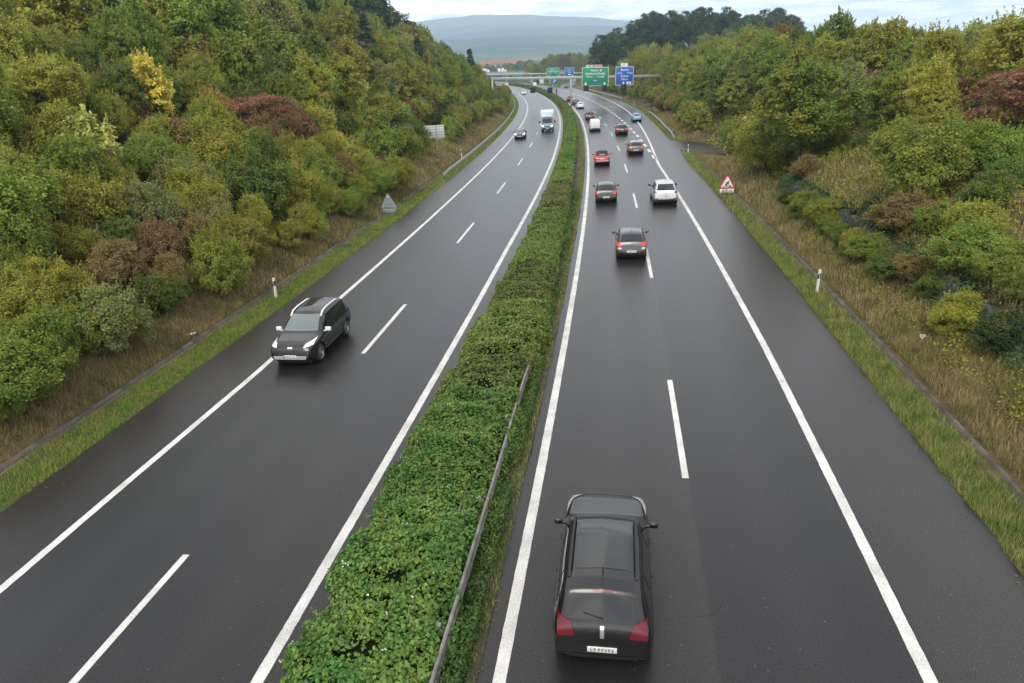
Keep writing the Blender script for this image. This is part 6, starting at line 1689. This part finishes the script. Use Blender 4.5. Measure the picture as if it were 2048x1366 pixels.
# box truck with blue-grey cab, coming
def box_truck(s, o):
    L, W = 6.6, 2.2
    base = Wp(s+L/2, o, 0); r = empty('box_truck', base, -heading(s+L/2)+math.pi)
    tag(r, 'white box truck with blue-grey cab and lit headlights, in the inner oncoming lane', 'truck', 'vehicles on the left carriageway')
    h = L/2
    top = [(h-2.5, 2.10), (h-2.3, 2.26), (h-1.6, 2.28), (h-1.35, 2.2), (h-.75, 1.40), (h-.3, 1.18), (h-.08, 1.0), (h, .70)]
    B = Body(2.02, 2.28, top, [(h-2.5, 1.25), (h-1, 1.2), (h, .95)], [(h-2.5, 1), (h-.7, .98), (h-.2, .92), (h, .82)], .84, [(h-2.5, .34), (h, .34)], (h-.95,), .42, .37, .03)
    link('cab', B.mesh('cab', M['p_cab']), None, r)
    B.panel([[(-.84, 1.36), (.84, 1.36), (.74, 2.10), (-.74, 2.10)]], 'y+', .007, 14, 10).build('windscreen', M['glass'], r)
    for ax in ('x+', 'x-'): B.panel([[(h-2.2, 1.36), (h-1.05, 1.34), (h-1.4, 2.08), (h-2.2, 2.1)]], ax, .007).build('side_window', M['glass'], r)
    for q in sym([[(.56, .86), (.92, .90), (.92, 1.06), (.60, 1.04)]]): B.panel([q], 'y+', .012).build('headlight', M['head_lamp_lit'], r)
    B.panel([[(-.5, .82), (.5, .82), (.5, .98), (-.5, .98)]], 'y+', .01).build('grille', M['black'], r)
    B.panel([[(-.88, .40), (.88, .40), (.92, .72), (-.92, .72)]], 'y+', .01).build('bumper', M['black'], r)
    P, _ = B.hit(0, .55, 'y+'); number_plate(r, P.y+.02, .55, 1, seed=4)
    b = MB(); b.rbox((0, -.95, 2.06), (W, 4.5, 2.36), .05); b.build('box_body', M['white_paint'], r)
    b = MB(); b.rbox((0, 1.36, 2.62), (W, .5, 1.24), .06); b.build('box_luton', M['white_paint'], r)
    b = MB(); b.add([(-.86, 1.66, 3.10), (.86, 1.66, 3.10), (.80, 1.95, 2.36), (-.80, 1.95, 2.36), (-.86, 1.60, 3.10), (.86, 1.60, 3.10), (.80, 1.60, 2.30), (-.80, 1.60, 2.30)], [(0, 3, 2, 1), (4, 5, 6, 7), (0, 1, 5, 4), (3, 7, 6, 2), (0, 4, 7, 3), (1, 2, 6, 5)]); b.build('wind_deflector', M['p_cab'], r)
    b = MB(); b.rbox((0, 1.90, 2.40), (1.5, .2, .16), .04); b.build('deflector_lip', M['white_paint'], r)
    b = MB(); b.box((0, -.4, .55), (.9, L-1.2, .3)); b.build('chassis', M['under'], r)
    tm, rm = wheel_meshes(.37, .24)
    for yw in (h-.95, -h+1.4):
        for sd in (1, -1):
            we = bpy.data.objects.new('wheel', tm); COL.objects.link(we); we.parent = r; we.location = (sd*.87, yw, .37); we.rotation_euler = (0, 0, 0 if sd > 0 else math.pi)
            q = bpy.data.objects.new('rim', rm); COL.objects.link(q); q.parent = we
    for sd in (1, -1):
        b = MB(); b.rbox((sd*1.28, h-1.15, 1.55), (.22, .12, .42), .04); b.tube([(sd*.96, h-1.15, 1.5), (sd*1.25, h-1.15, 1.5)], .025, 5); b.build('mirror', M['black'], r)
box_truck(118.2, -6.25)

# lorries and a red car on the far bridge: small, seen side on
def bridge_lorry(px, wl_, hb, label, col='white_paint'):
    P = gpix(px, 147, 598); z = A.z+(B.z-A.z)*(P.x-A.x)/(B.x-A.x)+.12
    r = tag(empty('lorry', (P.x, 598, z)), label, 'truck', 'vehicles on the far bridge')
    b = MB(); b.rbox((0, 0, hb/2+.9), (wl_, 2.4, hb), .06); b.build('box_body', M[col], r)
    b = MB(); b.rbox((wl_/2+1.3, 0, 1.5), (1.9, 2.3, 2.0), .2); b.build('cab', M['white_paint'], r)
    b = MB(); b.rbox((wl_/2+2.0, 0, 2.0), (.7, 2.1, .8), .1); b.build('windscreen', M['glass'], r)
    tm, rm = wheel_meshes(.45, .25)
    for x in (-wl_/2+1.0, wl_/2+1.3):
        for yy in (-1.05, 1.05):
            we = bpy.data.objects.new('wheel', tm); COL.objects.link(we); we.parent = r; we.location = (x, yy, .45); we.rotation_euler = (0, 0, rad(90))
A = gpix(905, 146.6, 600); B = gpix(1062, 145.2, 600); A.x -= 20
bridge_lorry(969.5, 3.6, 2.6, 'leftmost white lorry crossing the far bridge')
bridge_lorry(998.5, 2.4, 2.7, 'middle white lorry crossing the far bridge')
bridge_lorry(1006, 1.6, 2.9, 'rightmost white lorry, close behind the middle one on the far bridge')
r, _, _ = build_car('hatchback_car', 600, 0, 'red car crossing the far bridge, right of the lorries', 'car', hatch('p_red'))
P = gpix(1022, 147, 597); r.location = (P.x, 597, A.z+(B.z-A.z)*(P.x-A.x)/(B.x-A.x)+.12); r.rotation_euler = (0, 0, rad(90)); r['group'] = 'vehicles on the far bridge'

# motorcycle and rider beyond the maroon car
s, o = 276.5, 1.8
mb_ = tag(empty('motorcycle', Wp(s+1, o, 0), -heading(s)), 'dark motorcycle with red tail lamp far down the left lane, beyond the maroon car', 'motorcycle', 'vehicles on the right carriageway')
tm, rm = wheel_meshes(.31, .13)
for yw in (-.7, .72):
    we = bpy.data.objects.new('wheel', tm); COL.objects.link(we); we.parent = mb_; we.location = (0, yw, .31)
b = MB(); b.rbox((0, .05, .55), (.36, .9, .42), .1); b.tube([(0, .75, .35), (0, .45, 1.0)], .05, 6); b.tube([(-.36, .42, 1.02), (.36, .42, 1.02)], .025, 6); b.build('frame', M['p_black'], mb_)
b = MB(); b.rbox((0, .22, .88), (.32, .5, .24), .08); b.build('tank', M['p_maroon'], mb_)
b = MB(); b.rbox((0, -.38, .84), (.3, .7, .12), .05); b.build('seat', M['black'], mb_)
b = MB(); b.rbox((0, -.78, .85), (.2, .08, .1), .02); b.build('tail_light', M['red_lamp_lit'], mb_)
b = MB(); b.rbox((0, .6, 1.1), (.42, .1, .36), .05); b.build('screen', M['glass'], mb_)
M['jacket'] = plain('dark_jacket', (.05, .015, .015), .8)
def rider(root_loc, rz):
    me = bpy.data.meshes.new('rider')
    J = [(0, -.35, .95, .16), (0, -.28, 1.15, .17), (0, -.12, 1.40, .19), (0, -.06, 1.52, .07), (0, -.02, 1.66, .12), (0, .0, 1.76, .10),
         (.2, -.1, 1.42, .075), (.33, .08, 1.22, .06), (.33, .36, 1.06, .05), (-.2, -.1, 1.42, .075), (-.33, .08, 1.22, .06), (-.33, .36, 1.06, .05),
         (.15, -.25, .92, .11), (.24, .12, .84, .09), (.22, -.12, .45, .06), (.22, .06, .36, .05), (-.15, -.25, .92, .11), (-.24, .12, .84, .09), (-.22, -.12, .45, .06), (-.22, .06, .36, .05)]
    E_s = [(0, 1), (1, 2), (2, 3), (3, 4), (4, 5), (2, 6), (6, 7), (7, 8), (2, 9), (9, 10), (10, 11), (0, 12), (12, 13), (13, 14), (14, 15), (0, 16), (16, 17), (17, 18), (18, 19)]
    me.from_pydata([j[:3] for j in J], E_s, [])
    o = bpy.data.objects.new('person', me); COL.objects.link(o)
    sk = o.modifiers.new('skin', 'SKIN')
    for v, j in zip(me.skin_vertices[0].data, J): v.radius = (j[3], j[3]); v.use_root = False
    me.skin_vertices[0].data[0].use_root = True
    o.modifiers.new('sub', 'SUBSURF').levels = 1
    me.materials.append(M['jacket'])
    o.location = root_loc; o.rotation_euler = (0, 0, rz)
    return o
try:
    ro = rider(Wp(s+1, o, 0), -heading(s))
    tag(ro, 'rider in dark clothing and helmet leaning forward on the far motorcycle', 'person')
    b = MB(); prof = [(.001, -.15), (.10, -.12), (.15, -.03), (.15, .05), (.10, .13), (.001, .16)]
    b.lathe(prof, 12, Matrix.Translation((0, .0, 1.70))@Matrix.Rotation(rad(-90), 4, 'Y')); b.build('helmet', M['p_black'], ro)
except Exception as e:
    print('rider', e)

# ------------------------------------------------------------------ air between here and the mountains
b = MB(); b.box((0, 3690, 225), (9180, 7680, 480)); hz_ = b.build('haze', None)
hm = bpy.data.materials.new('haze'); hm.use_nodes = True
nt = hm.node_tree; nt.nodes.clear()
ho = nt.nodes.new('ShaderNodeOutputMaterial'); pv = nt.nodes.new('ShaderNodeVolumePrincipled')
pv.inputs['Color'].default_value = (.66, .82, 1.0, 1); pv.inputs['Density'].default_value = .00030; pv.inputs['Anisotropy'].default_value = .6
nt.links.new(pv.outputs[0], ho.inputs['Volume'])
hz_.data.materials.clear(); hz_.data.materials.append(hm)
tag(hz_, 'pale blue autumn haze filling the valley', 'haze', kind='stuff')
